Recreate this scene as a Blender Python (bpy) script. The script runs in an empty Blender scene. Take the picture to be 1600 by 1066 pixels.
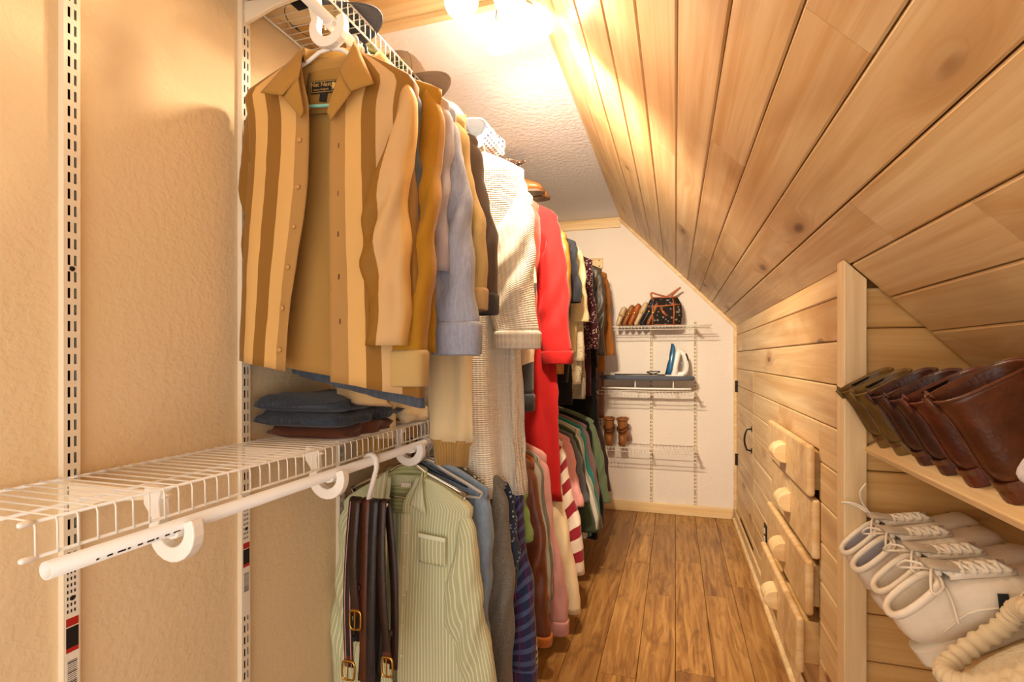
import bpy, bmesh, math, random
from math import sin, cos, pi, radians, sqrt, floor as flr
random.seed(7)
S = bpy.context.scene
C = S.collection
# ------------------------------------------------------------------ camera, world, exposure
H = 1.29
cd = bpy.data.cameras.new('camera'); cam = bpy.data.objects.new('camera', cd); C.objects.link(cam)
cd.sensor_width = 36; cd.lens = 18.25; cd.shift_y = 27 / 1600; cd.clip_start = .02
cam.location = (0, 0, H); cam.rotation_euler = (pi / 2, 0, radians(17.46)); S.camera = cam
W = bpy.data.worlds.new('world'); S.world = W; W.use_nodes = True
W.node_tree.nodes['Background'].inputs[0].default_value = (1, .93, .86, 1)
W.node_tree.nodes['Background'].inputs[1].default_value = 2.0
LAMP_W = 1.3; SPOT_W = 105.0; LAMP_COL = (1, .80, .57)
S.view_settings.view_transform = 'Standard'; S.view_settings.look = 'None'
S.view_settings.exposure = 0.52; S.view_settings.gamma = 1; S.view_settings.use_curve_mapping = False

# ------------------------------------------------------------------ helpers: objects
def lin(c):
    if isinstance(c, str): c = tuple(int(c[i:i + 2], 16) / 255 for i in (0, 2, 4))
    return tuple(x / 12.92 if x <= .04045 else ((x + .055) / 1.055) ** 2.4 for x in c) + (1,)
def mesh(name, vs, fs, mat=None, smooth=False, mi=None, uvs=None):
    m = bpy.data.meshes.new(name); m.from_pydata([tuple(v) for v in vs], [], fs)
    for k in (mat if isinstance(mat, (list, tuple)) else [mat]):
        if k: m.materials.append(k)
    if smooth: m.polygons.foreach_set('use_smooth', [True] * len(m.polygons))
    if mi: m.polygons.foreach_set('material_index', mi)
    if uvs:
        l = m.uv_layers.new(name='UVMap')
        l.data.foreach_set('uv', [c for p in uvs for q in p for c in q])
    m.update(); return m
def link(name, m, parent=None, loc=None, rot=None):
    o = bpy.data.objects.new(name, m); C.objects.link(o)
    if parent: o.parent = parent
    if loc: o.location = loc
    if rot: o.rotation_euler = rot
    return o
def obj(name, geo, mat, parent=None, smooth=False, **k):
    return link(name, mesh(name, geo[0], geo[1], mat, smooth), parent, **k)
def tag(o, label, cat, group=None, kind=None):
    o['label'] = label; o['category'] = cat
    if group: o['group'] = group
    if kind: o['kind'] = kind
    return o
def struct(o, label=None, cat=None):
    o['kind'] = 'structure'
    if label: o['label'] = label
    if cat: o['category'] = cat
    return o
def thing(name, label, cat, loc=(0, 0, 0), rot=(0, 0, 0), group=None):
    o = bpy.data.objects.new(name, None); C.objects.link(o); o.empty_display_size = .02
    o.location = loc; o.rotation_euler = rot
    return tag(o, label, cat, group)
def copy_tree(o, parent=None):
    c = o.copy(); C.objects.link(c); c.parent = parent
    for ch in list(o.children): copy_tree(ch, c)
    return c
def solidify(o, t, off=-1):
    m = o.modifiers.new('thick', 'SOLIDIFY'); m.thickness = t; m.offset = off; return o
def bevel(o, w, seg=2):
    m = o.modifiers.new('bev', 'BEVEL'); m.width = w; m.segments = seg; m.limit_method = 'ANGLE'; return o
def subsurf(o, n=1):
    m = o.modifiers.new('sub', 'SUBSURF'); m.levels = n; m.render_levels = n; return o
# ------------------------------------------------------------------ helpers: geometry -> (verts, faces)
def box(x0, x1, y0, y1, z0, z1):
    v = [(x, y, z) for x in (x0, x1) for y in (y0, y1) for z in (z0, z1)]
    return v, [(0, 1, 3, 2), (4, 6, 7, 5), (0, 4, 5, 1), (2, 3, 7, 6), (0, 2, 6, 4), (1, 5, 7, 3)]
def join(*gs):
    V, F = [], []
    for v, f in gs:
        n = len(V); V += v; F += [tuple(i + n for i in q) for q in f]
    return V, F
def rings(R, closed=True, cap0=False, cap1=False):
    n = len(R[0]); V = [p for r in R for p in r]; F = []
    for i in range(len(R) - 1):
        for j in range(n if closed else n - 1):
            k = (j + 1) % n
            F.append((i * n + j, i * n + k, (i + 1) * n + k, (i + 1) * n + j))
    if cap0: F.append(tuple(range(n - 1, -1, -1)))
    if cap1: F.append(tuple((len(R) - 1) * n + j for j in range(n)))
    return V, F
def vsub(a, b): return (a[0] - b[0], a[1] - b[1], a[2] - b[2])
def cross(a, b): return (a[1]*b[2]-a[2]*b[1], a[2]*b[0]-a[0]*b[2], a[0]*b[1]-a[1]*b[0])
def norm(a):
    l = sqrt(sum(x * x for x in a)) or 1; return tuple(x / l for x in a)
def tube(path, r, n=6, closed=False, flat=1.0, up=None):
    """round (or flattened) tube along a path; r number or list"""
    R = []; L = len(path); prev = None
    for i, p in enumerate(path):
        if closed: d = vsub(path[(i + 1) % L], path[i - 1])
        else: d = vsub(path[min(i + 1, L - 1)], path[max(i - 1, 0)])
        d = norm(d)
        if prev is None:
            a = up or ((0, 0, 1) if abs(d[2]) < .9 else (1, 0, 0))
        else: a = prev
        b = norm(cross(d, a)); a = norm(cross(b, d)); prev = a
        rr = r[i] if isinstance(r, (list, tuple)) else r
        R.append([tuple(p[k] + rr * (cos(t) * a[k] + sin(t) * b[k] * flat) for k in range(3))
                  for t in (2 * pi * j / n for j in range(n))])
    if closed: R.append(R[0]); return rings(R)
    return rings(R, True, True, True)
def bar(a, b, r, n=8): return tube([a, b], r, n)
def prism(poly, y0, y1, ax='y'):
    """extrude polygon [(a,b)] : ax y -> (a,y,b); x -> (x,a,b); z -> (a,b,z)"""
    f = {'y': lambda p, t: (p[0], t, p[1]), 'x': lambda p, t: (t, p[0], p[1]), 'z': lambda p, t: (p[0], p[1], t)}[ax]
    return rings([[f(p, y0) for p in poly], [f(p, y1) for p in poly]], True, True, True)
def strip2(path, w, y0, y1):
    """flat curved strip: 2D path (x,z), in-plane width w (number/list), extruded along y"""
    A, B = [], []
    for i, p in enumerate(path):
        q, s = path[min(i + 1, len(path) - 1)], path[max(i - 1, 0)]
        dx, dz = q[0] - s[0], q[1] - s[1]; l = sqrt(dx * dx + dz * dz) or 1
        ww = (w[i] if isinstance(w, (list, tuple)) else w) / 2
        A.append((p[0] - dz / l * ww, p[1] + dx / l * ww)); B.append((p[0] + dz / l * ww, p[1] - dx / l * ww))
    R = [[(a[0], y0, a[1]), (b[0], y0, b[1]), (b[0], y1, b[1]), (a[0], y1, a[1])] for a, b in zip(A, B)]
    return rings(R, True, True, True)
def lathe(prof, n=20, c=(0, 0, 0)):
    return rings([[(c[0] + r * cos(2*pi*j/n), c[1] + r * sin(2*pi*j/n), c[2] + z) for j in range(n)] for r, z in prof], True, prof[0][0] > 1e-5, prof[-1][0] > 1e-5)
def xf(g, loc=(0, 0, 0), rot=(0, 0, 0), sc=1):
    from mathutils import Euler, Vector
    e = Euler(rot).to_matrix(); l = Vector(loc)
    return [tuple(e @ (Vector(v) * sc) + l) for v in g[0]], g[1]

# ------------------------------------------------------------------ materials
class NT:
    def __init__(s, name, rough=.6, spec=.3, metal=0):
        s.m = bpy.data.materials.new(name); s.m.use_nodes = True; s.t = s.m.node_tree
        s.b = s.t.nodes['Principled BSDF']; s.b.inputs['Roughness'].default_value = rough
        s.b.inputs['Specular IOR Level'].default_value = spec; s.b.inputs['Metallic'].default_value = metal
    def put(s, sock, v):
        if hasattr(v, 'is_output'): s.t.links.new(v, sock)
        else: sock.default_value = v
    def n(s, typ, ins=None, **props):
        d = s.t.nodes.new('ShaderNode' + typ)
        for k, v in props.items(): setattr(d, k, v)
        for k, v in (ins or {}).items(): s.put(d.inputs[k], v)
        return d
    def math(s, op, a, b=0., c=0.): return s.n('Math', {0: a, 1: b, 2: c}, operation=op).outputs[0]
    def mix(s, f, a, b, mode='MIX'):
        d = s.n('Mix', data_type='RGBA', blend_type=mode)
        s.put(d.inputs[0], f); s.put(d.inputs[6], a); s.put(d.inputs[7], b); return d.outputs[2]
    def ramp(s, f, stops, interp='LINEAR'):
        d = s.n('ValToRGB', {0: f}); r = d.color_ramp; r.interpolation = interp
        while len(r.elements) < len(stops): r.elements.new(1)
        for e, (p, c) in zip(r.elements, stops): e.position = p; e.color = c if len(c) == 4 else tuple(c) + (1,)
        return d.outputs[0]
    def step(s, f, a, b): return s.n('MapRange', {0: f, 1: a, 2: b, 3: 0., 4: 1.}).outputs[0]
    def noise(s, vec, scale, detail=3, rough=.5, dist=0):
        return s.n('TexNoise', {'Vector': vec, 'Scale': scale, 'Detail': detail, 'Roughness': rough, 'Distortion': dist}).outputs[0]
    def scale(s, vec, sc): return s.n('Mapping', {0: vec, 3: sc}).outputs[0]
    def coord(s, k='Object'): return s.n('TexCoord').outputs[k]
    def bump(s, h, st, d=.01):
        o = s.n('Bump', {'Strength': st, 'Distance': d, 'Height': h}).outputs[0]; s.put(s.b.inputs['Normal'], o)
    def col(s, c): s.put(s.b.inputs['Base Color'], c)
G = (.5, .5, .5, 1)
def plain(name, c, rough=.5, spec=.4, metal=0, var=.06):
    t = NT(name, rough, spec, metal); c = lin(c)
    n = t.noise(t.coord(), 18, 3)
    t.col(t.mix(n, tuple(x * (1 - var) for x in c[:3]) + (1,), tuple(min(1, x * (1 + var)) for x in c[:3]) + (1,)))
    return t.m
def emit(name, c, st):
    t = NT(name); t.col((1, 1, 1, 1)); t.put(t.b.inputs['Emission Color'], c); t.b.inputs['Emission Strength'].default_value = st
    return t.m
def paint(name, c, bump=.35, sc=55):
    t = NT(name, .75, .2); o = t.coord(); c = lin(c)
    n1 = t.noise(o, sc, 4, .55); n2 = t.noise(o, 2.2, 2)
    t.col(t.mix(n2, c, tuple(x * .93 for x in c[:3]) + (1,)))
    t.bump(t.ramp(n1, [(.42, (0, 0, 0)), (.62, (1, 1, 1))]), bump, .006); return t.m
def pine(name, light='EBD3A6', dark='CFA56A', gloss=.42, knots=1.0):
    """board: local x along the grain, y across"""
    t = NT(name, gloss, .35); o = t.coord(); r = t.n('ObjectInfo').outputs['Random']
    off = t.n('CombineXYZ', {0: t.math('MULTIPLY', r, 37.), 1: t.math('MULTIPLY', r, 91.), 2: t.math('MULTIPLY', r, 13.)}).outputs[0]
    p = t.n('VectorMath', {0: o, 1: off}, operation='ADD').outputs[0]
    # knots: sparse voronoi cells, stretched along the board
    v = t.n('TexVoronoi', {'Vector': t.scale(p, (2.1, 6.5, 1.)), 'Scale': 1., 'Randomness': 1.})
    d = v.outputs['Distance']; cellr = t.n('SeparateColor', {0: v.outputs['Color']}).outputs[0]
    has = t.math('GREATER_THAN', cellr, 1 - .45 * knots)
    warp = t.math('MULTIPLY', has, t.math('POWER', t.math('MAXIMUM', t.math('SUBTRACT', 1., t.math('MULTIPLY', d, 2.2)), 0.), 2.))
    g = t.scale(p, (.9, 26., 26.))
    g = t.n('VectorMath', {0: g, 1: t.n('CombineXYZ', {1: t.math('MULTIPLY', warp, 3.2)}).outputs[0]}, operation='ADD').outputs[0]
    grain = t.noise(g, 1., 4, .6, .6); fine = t.noise(t.scale(p, (6., 160., 160.)), 1., 2)
    base = t.mix(t.step(grain, .30, .72), lin(light), lin(dark))
    tone = t.noise(t.scale(p, (.8, 3., 3.)), 1., 3, .6, .8)
    base = t.mix(t.math('MULTIPLY', t.step(tone, .53, .72), .62), base, lin('A07040'))       # mineral streaks
    base = t.mix(t.math('MULTIPLY', t.step(fine, .5, .8), .10), base, lin('9C6A34'))
    base = t.mix(t.math('MULTIPLY', t.math('SUBTRACT', r, .5), .35), base, lin('C79A60'))
    halo = t.math('MULTIPLY', has, t.step(d, .34, .06)); core = t.math('MULTIPLY', has, t.step(d, .13, .07))
    base = t.mix(t.math('MULTIPLY', halo, .55), base, lin('9E6630'))
    base = t.mix(t.math('MULTIPLY', core, .75), base, lin('5E3616'))
    t.col(base); t.bump(grain, .08, .003); return t.m
def floor_mat():
    t = NT('floor_plank', .38, .4); o = t.coord(); r = t.n('ObjectInfo').outputs['Random']
    off = t.n('CombineXYZ', {0: t.math('MULTIPLY', r, 53.), 1: t.math('MULTIPLY', r, 17.), 2: r}).outputs[0]
    p = t.n('VectorMath', {0: o, 1: off}, operation='ADD').outputs[0]
    g1 = t.noise(t.scale(p, (2.2, 30., 1.)), 1., 5, .65, 1.2); g2 = t.noise(t.scale(p, (3., 9., 1.)), 1., 4, .6, 1.5)
    b = t.ramp(g1, [(.30, lin('6B4522')[:3]), (.48, lin('A87A3F')[:3]), (.70, lin('CFA362')[:3])])
    b = t.mix(t.math('MULTIPLY', t.step(g2, .55, .72), .65), b, lin('5A3919'))
    b = t.mix(t.math('MULTIPLY', r, .55), b, lin('7C5430'))
    cr = t.noise(t.scale(p, (14., 60., 1.)), 1., 3, .7, 1.)
    b = t.mix(t.math('MULTIPLY', t.step(cr, .64, .74), .5), b, lin('40260F'))
    t.col(b); t.bump(g1, .12, .003); return t.m
M = {}
M['wall_left'] = paint('cream_textured_paint', 'EBD3AA', .17)
M['wall_back'] = paint('offwhite_textured_paint', 'EFE6DC', .22, 70)
M['ceil'] = paint('white_knockdown_paint', 'F4F6FF', .28, 42)
M['pine'] = pine('knotty_pine'); M['pine_trim'] = pine('pine_trim', 'F0DAAE', 'D9B47C', .45, .25)
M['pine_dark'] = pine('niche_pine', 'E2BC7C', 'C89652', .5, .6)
M['groove'] = plain('groove_shadow_wood', '8A5E30', .8, .1)
M['floor'] = floor_mat(); M['subfloor'] = plain('subfloor', '3A2614', .9, .1)
M['wire'] = plain('white_vinyl_wire', 'F0EBE2', .35, .5, 0, .02)
M['steel_white'] = plain('white_powder_steel', 'E9DCC4', .4, .5, 0, .02)
M['plastic_white'] = plain('white_plastic', 'F1EEE8', .35, .5, 0, .02)
M['plastic_grey'] = plain('grey_plastic', 'B9B2AC', .4, .5); M['plastic_black'] = plain('black_plastic', '1B1A1C', .4, .5)
M['plastic_navy'] = plain('navy_plastic', '1D2740', .4, .5); M['plastic_tan'] = plain('tan_plastic', 'C79A63', .4, .5)
M['chrome'] = plain('chrome', 'C8C4BC', .2, .5, 1, .02); M['brass'] = plain('brass', 'C9A24C', .25, .5, 1, .04)
M['black'] = plain('black_metal', '161412', .5, .4); M['dark'] = plain('dark_void', '20160E', .9, .05)
M['button'] = plain('tan_button', 'B98B50', .35, .5); M['button_w'] = plain('pearl_button', 'E8E2C8', .25, .6)
# ------------------------------------------------------------------ room shell
from mathutils import Matrix, Vector
XL, XR, YB, ZC, ZK = -1.08, .466, 4.515, 2.495, 1.552
XF = -.4555; Y0 = -1.1                                       # flat ceiling edge; open end behind the camera
SL = (ZC - ZK) / (XR - XF); LS = sqrt((XR - XF) ** 2 + (ZC - ZK) ** 2); SA = math.atan(SL)
wl = struct(obj('wall_left', box(XL - .1, XL, Y0, YB + .1, 0, ZC + .1), M['wall_left']), 'cream textured plaster wall behind the hanging clothes', 'wall')
wb = struct(obj('wall_back', prism([(XL, 0), (1.0, 0), (1.0, ZK - .5), (XR + .05, ZK + .02), (XF, ZC + .06), (XL, ZC + .06)], YB, YB + .1), M['wall_back']), 'off white end wall under the sloped ceiling', 'wall')
struct(obj('ceiling', box(XL - .05, XF + .004, 1.66, YB + .05, ZC, ZC + .06), M['ceil']), 'flat white textured ceiling strip', 'ceiling')
# sloped pine ceiling: boards run along y; local x=length(y world), y=across (up the slope), z=normal into the room
PW = .1335
def board_mesh(L, w, th=.018, ch=.004, gap=.003, mat='pine'):
    w2 = w - gap
    poly = [(0, 0), (w2, 0), (w2, th - ch), (w2 - ch, th), (ch, th), (0, th - ch)]
    v, f = prism(poly, 0, L, 'x'); return mesh('board', v, f, M[mat])
sl = struct(obj('ceiling', prism([(XR + .45, ZK - .45 * SL + .03), (XR + .45, ZK - .45 * SL + .1), (XF, ZC + .1), (XF, ZC + .026)], Y0, YB + .05), M['groove']), 'sloped knotty pine plank ceiling', 'ceiling')
def slope_pt(s, y, lift=0):   # s = distance up the slope from the knee wall corner
    return (XR - s * cos(SA) - lift * sin(SA), y, ZK + s * sin(SA) - lift * cos(SA))
joints = {0: [1.35, 2.6], 1: [1.9, 3.4], 2: [.9, 2.35, 3.5], 3: [1.62, 3.1], 4: [.7, 2.9], 5: [2.0, 3.6], 6: [1.2, 3.2], 7: [1.75, 2.75], 8: [2.3], 9: [1.5, 3.3], -1: [1.05], -2: [.6], -3: [.8]}
for k in range(-3, 10):
    s0 = k * .133; w = .133 if k < 9 else LS - s0
    yend = YB - .002 if k >= 0 else 1.66
    cuts = [Y0 + .02] + joints[k] + [yend]
    for a, b in zip(cuts, cuts[1:]):
        if b <= a: continue
        o = link('ceiling_board', board_mesh(b - a - .0015, w, mat='pine'), sl)
        ex = Vector((0, -1, 0)); ey = Vector((-cos(SA), 0, sin(SA))); ez = ex.cross(ey)
        mt = Matrix((ex, ey, ez)).transposed().to_4x4()
        mt.translation = Vector((XR, b, ZK)) + ey * s0 - ez * .018
        o.matrix_world = mt
# near flat ceiling of pine boards with a trim board at its far edge
nc = struct(obj('ceiling', box(XL - .05, XF + .02, Y0, 1.66, ZC + .02, ZC + .07), M['groove']), 'flat pine board ceiling above the camera', 'ceiling')
for i in range(20):
    y1 = 1.655 - i * .1335
    o = link('ceiling_board', board_mesh(XF - XL + .03, .1335), nc); o.location = (XL, y1, ZC + .02); o.rotation_euler = (pi, 0, 0)
struct(obj('trim_1', box(XL, XF + .02, 1.645, 1.675, ZC - .015, ZC + .06), M['pine_trim']), 'pine trim board across the near end of the white ceiling', 'trim')

# knee wall on the right: boards with door opening; local x = world y
kw = struct(obj('wall_right', box(XR + .02, XR + .06, 1.70, YB, 0, ZK + .03), M['groove']), 'knotty pine knee wall with door and drawers', 'wall')
SEAM = [1.3427 - .1335 * k for k in range(11)]
zs = [ZK + .01, 1.4762] + SEAM[0:11]
zs[-1] = max(zs[-1], .005); zs.append(.0)
zs = sorted(set(round(z, 4) for z in zs if z >= 0), reverse=True)
DY0, DY1, DZ0, DZ1 = 3.55, 4.40, .10, 1.212
def kboard(y0, y1, z0, z1, parent, mat='pine', x=None):
    if y1 - y0 < .01 or z1 - z0 < .008: return
    o = link('wall_board', board_mesh(y1 - y0 - .001, z1 - z0, mat=mat), parent)
    # local x->world y, local y->world z, local z->world x (flip: faces -x)
    mt = Matrix(((0, 0, -1, 0), (-1, 0, 0, 0), (0, 1, 0, 0), (0, 0, 0, 1)))
    mt.translation = Vector(((XR if x is None else x) + .018, y1, z0)); o.matrix_world = mt
DR = (1.995, 2.715, .24, .975)          # drawer stack opening
ld = struct(thing('door_1', 'pine board access door with black hinges and pull in the knee wall', 'door', (XR, DY0, 0)))
ld['kind'] = 'structure'
for za, zb in zip(zs, zs[1:]):
    spans = [(1.70, YB - .012)]
    cutl = []
    if zb < DZ1 - .01 and za > DZ0: cutl.append((DY0, DY1, 'door'))
    if zb < DR[3] - .02 and za > DR[2] + .02: cutl.append((DR[0], DR[1], 'dr'))
    cutl.sort(); y = 1.70
    for a, b, kind in cutl:
        kboard(y, a - .003, zb, za, kw); y = b + .003
        if kind == 'dr' and za > DR[3] + .01: kboard(a, b, DR[3] + .003, za, kw)
        if kind == 'dr' and zb < DR[2] - .01: kboard(a, b, zb, DR[2] - .003, kw)
    kboard(y, YB - .014, zb, za, kw)
# long joints are broken by one butt joint drawn from the drawers' edges; the door boards
bpy.context.view_layer.update()
for za, zb in zip(zs, zs[1:]):
    if zb < DZ1 - .01 and za > DZ0:
        z1 = min(za, DZ1); z0 = max(zb, DZ0)
        if z1 - z0 < .02: continue
        o = link('door_board', board_mesh(DY1 - DY0 - .004, z1 - z0), ld)
        mt = Matrix(((0, 0, -1, 0), (-1, 0, 0, 0), (0, 1, 0, 0), (0, 0, 0, 1))); mt.translation = Vector((.017, DY1 - DY0 - .002, z0)); o.matrix_local = mt
for z in (1.07, .50):
    g = join(box(-.012, .003, .832, .85, z - .045, z + .045), tube([(-.014, .848, z - .045), (-.014, .848, z + .045)], .006, 8))
    obj('hinge', g, M['black'], ld)
hp = [(-.002, .06, .70), (-.03, .06, .705), (-.042, .06, .74), (-.045, .06, .77), (-.042, .06, .80), (-.03, .06, .835), (-.002, .06, .84)]
obj('door_handle', join(tube(hp, .006, 8), box(-.005, .0, .045, .075, .685, .715), box(-.005, .0, .045, .075, .825, .855)), M['black'], ld, True)
# baseboards and trims
def bb(x0, x1, y0, y1, name, label):
    o = struct(obj(name, join(box(x0, x1, y0, y1, 0, .085)), M['pine_trim']), label, 'baseboard'); return bevel(o, .006, 2)
bb(XR - .016, XR - .002, 1.70, YB - .02, 'baseboard_right', 'pine baseboard along the knee wall')
obj('shoe_mould', prism([(XR - .016, .002), (XR - .032, .002), (XR - .03, .014), (XR - .016, .024)], 1.70, YB - .035), M['pine_trim'], bpy.data.objects['baseboard_right'])
bb(XL + .01, XR - .018, YB - .018, YB - .001, 'baseboard_back', 'pine baseboard along the end wall')
obj('shoe_mould', box(XL + .01, XR - .035, YB - .034, YB - .019, .002, .03), M['pine_trim'], bpy.data.objects['baseboard_back'])
struct(obj('trim_2', box(XL, XF + .01, YB - .02, YB - .001, ZC - .085, ZC - .001), M['pine_trim']), 'pine trim along the top of the end wall', 'trim')
a, b = slope_pt(0, 0), slope_pt(LS, 0)
struct(obj('trim_3', prism([(a[0], a[2]), (b[0], b[2]), (b[0], b[2] - .034), (a[0], a[2] - .034)], YB - .022, YB - .001), M['pine_trim']), 'pine strip along the sloped ceiling on the end wall', 'trim')
struct(obj('trim_4', box(XR - .018, XR + .002, YB - .03, YB - .001, .085, ZK - .01), M['pine_trim']), 'upright pine corner strip beside the end wall', 'trim')
# floor planks along y
fl = struct(obj('floor', box(XL - .05, 1.0, Y0, YB + .05, -.08, -.012), M['subfloor']), 'rustic brown wood plank floor', 'floor')
pw = .152; i = 0; x = XR - .01
while x > XL - .02:
    y = Y0 + random.uniform(-.9, 0)
    while y < YB:
        L = 1.22; ya, yb_ = max(y, Y0), min(y + L, YB)
        if yb_ - ya > .03:
            v, f = prism([(0, 0), (pw - .0015, 0), (pw - .0015, .010), (pw - .003, .012), (.0015, .012), (0, .010)], 0, yb_ - ya - .0015, 'x')
            o = link('floor_plank', mesh('plank', v, f, M['floor']), fl); o.location = (x, ya, -.012); o.rotation_euler = (0, 0, pi / 2)
        y += L
    x -= pw
# planks whose strip starts right of the knee wall belong under it
# outlet on the knee wall
ot = thing('outlet', 'small black electrical outlet on the pine knee wall', 'outlet', (XR, 3.07, .34))
bevel(obj('cover_plate', box(-.007, -.0005, -.036, .036, -.058, .058), M['black'], ot), .003)
for z in (-.022, .022): bevel(obj('socket', box(-.0095, -.007, -.015, .015, z - .014, z + .014), M['plastic_white'], ot), .002)

# ------------------------------------------------------------------ drawers: thick pine fronts with half-log pulls
dz = [(.822, .996, .030, 'topmost pine drawer front with a half-log pull'), (.612, .815, .014, 'second pine drawer front from the top with a half-log pull'),
      (.420, .606, .034, 'third pine drawer front from the top with a half-log pull'), (.222, .412, .062, 'lowest pine drawer front standing ajar with a half-log pull')]
for (z0, z1, out, lab) in dz:
    t = thing('drawer', lab, 'drawer', (XR - out, 2.355, z0), group='pine drawers in the knee wall')
    yw = .388
    f = obj('drawer_front', xf(box(-yw, yw, 0, z1 - z0, -.013, .013), (0, 0, 0), (pi / 2, 0, pi / 2)), M['pine'], t); bevel(f, .011, 3)
    obj('drawer_box', box(.015, .30, -yw + .05, yw - .05, .015, z1 - z0 - .03), M['pine_dark'], t)
    zc = (z1 - z0) * .50
    pts = [(-.012 - .05 * sin(pi * j / 10), zc + .040 * cos(pi * j / 10)) for j in range(11)]
    h = obj('log_pull', prism(pts, -.05, .05), M['pine_trim'], t); bevel(h, .004, 2)
# ------------------------------------------------------------------ light fixture (its lamps light the room)
M['glow'] = emit('lit_lamp_glass', LAMP_COL + (1,), 6)
t = NT('frosted_glass', .4, .5); t.col((.95, .93, .9, 1)); t.put(t.b.inputs['Emission Color'], (1, .9, .75, 1)); t.b.inputs['Emission Strength'].default_value = 1.4; M['frost'] = t.m
fx = thing('ceiling_spotlight', 'white ceiling light with four lit frosted spot heads', 'light fixture', (-.51, 1.50, ZC + .0))
obj('canopy', lathe([(.0, 0), (.075, 0), (.075, -.012), (.06, -.026), (.0, -.03)], 28), M['plastic_white'], fx, True)
obj('stem', bar((0, 0, -.02), (0, 0, -.07), .012, 12), M['chrome'], fx, True)
heads = [((-.10, -.045, -.125), (-.15, -.85, -.45)), ((.035, -.02, -.13), (.35, -.8, -.45)), ((-.045, .13, -.140), (-.06, .80, -.58)), ((.085, .12, -.120), (.06, .80, -.58))]
for c, d in heads:
    d = Vector(d).normalized(); q = d.to_track_quat('-Z', 'Y').to_euler()
    obj('arm', bar((0, 0, -.065), tuple(Vector(c) - d * .045), .007, 8), M['chrome'], fx, True)
    sh = link('shade', None or mesh('shade', *lathe([(.012, .05), (.022, .045), (.034, .03), (.045, .0), (.048, -.035), (.0475, -.0352), (.0445, 0), (.03, .03), (.012, .042)], 28), M['frost'], True), fx, c, q)
    link('bulb', mesh('bulb', *lathe([(.0, .03), (.018, .026), (.028, .005), (.038, -.018), (.040, -.030), (.030, -.038), (.0, -.042)], 24), M['glow'], True), sh)
    ld_ = bpy.data.lights.new('lamp', 'POINT'); ld_.energy = LAMP_W; ld_.color = LAMP_COL; ld_.shadow_soft_size = .035
    l = bpy.data.objects.new('lamp_light', ld_); C.objects.link(l); l.parent = fx; l.location = tuple(Vector(c) + d * .085)
    sd_ = bpy.data.lights.new('spot', 'SPOT'); sd_.energy = SPOT_W * (1.0 if d.y > 0 else .28); sd_.color = LAMP_COL; sd_.shadow_soft_size = .04; sd_.spot_size = radians(132 if d.y > 0 else 155); sd_.spot_blend = 1
    l = bpy.data.objects.new('spot_light', sd_); C.objects.link(l); l.parent = fx; l.location = tuple(Vector(c) + d * .06); l.rotation_euler = q

# ------------------------------------------------------------------ slotted wall standards
M['sticker'] = plain('sticker_white', 'EDE6D6', .5); M['red'] = plain('sticker_red', 'B3261E', .5); M['ink'] = plain('ink', '1A1614', .6)
def standard(z0, z1, pitch=.0305, w=.025, d=.014):
    """U channel seen from +x (front face at x=d), two columns of slots; local y width, z up"""
    ys = [-w/2, -w*.30, -w*.13, w*.13, w*.30, w/2]; V, F = [], []; n = int((z1 - z0) / pitch)
    zz = []
    for k in range(n): zz += [z0 + k * pitch, z0 + k * pitch + pitch * .62]
    zz.append(z0 + n * pitch)
    for z in zz:
        for y in ys: V.append((d, y, z))
    for i in range(len(zz) - 1):
        for j in range(5):
            if i % 2 == 0 and j in (1, 3): continue
            F.append((i*6+j, i*6+j+1, (i+1)*6+j+1, (i+1)*6+j))
    g = (V, F); zt = zz[-1]
    return join(g, box(0, d, -w/2 - .0015, -w/2, z0, zt), box(0, d, w/2, w/2 + .0015, z0, zt)), join(box(.0002, .001, -w/2, w/2, z0, zt))
def put_standard(label, loc, rotz, z0, z1, group, sticker=None):
    t = thing('slotted_standard', label, 'shelf standard', loc, (0, 0, rotz), group)
    a, b = standard(z0, z1); obj('channel', a, M['steel_white'], t); obj('channel_back', b, M['dark'], t)  # dark sheet behind the slots paints in the shade inside the channel
    for z in (z0 + .12, z0 + .73, z0 + 1.34):
        if z < z1: obj('screw', xf(lathe([(0, .003), (.004, .002), (.005, 0)], 10), (.014, 0, z - (z - z0) % .0305 + .0245), (0, pi/2, 0)), M['black'], t)
    if sticker:
        s = obj('sticker', box(.0142, .0146, -.0115, .0115, sticker - .30, sticker), M['sticker'], t)
        obj('red_band', box(.0146, .0149, -.0105, .0105, sticker - .125, sticker - .11), M['red'], s)
        obj('black_band', box(.0146, .0149, -.0105, .0105, sticker - .165, sticker - .127), M['ink'], s)
        obj('red_band', box(.0146, .0149, -.0105, .0105, sticker - .173, sticker - .165), M['red'], s)
        gg = join(*[box(.0146, .0149, -.008, .008, sticker - .19 - k * .0036, sticker - .19 - k * .0036 + random.choice((.0012, .0022))) for k in range(14)])
        obj('barcode', gg, M['ink'], s)
        obj('fine_print', join(*[box(.0146, .0149, -.009 + .006 * c, -.0065 + .006 * c, sticker - .10 + k * .012, sticker - .094 + k * .012) for k in range(7) for c in range(3)]), M['ink'], s)
gs = 'slotted standards on the left wall'
put_standard('white slotted standard on the cream wall nearest the camera', (XL, .673, 0), 0, .12, 2.36, gs, .92)
put_standard('white slotted standard on the cream wall behind the striped brown shirt', (XL, 1.082, 0), 0, .12, 2.36, gs, .92)
put_standard('white slotted standard half hidden behind the pale green striped shirt', (XL, 1.49, 0), 0, .12, 2.36, gs)
for y, l in ((2.31, 'waffle robe'), (3.13, 'red robe'), (3.95, 'leather jacket')):
    put_standard('white slotted standard hidden on the wall behind the ' + l, (XL, y, 0), 0, .12, 2.36, gs)
gb = 'slotted standards on the end wall'
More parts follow.
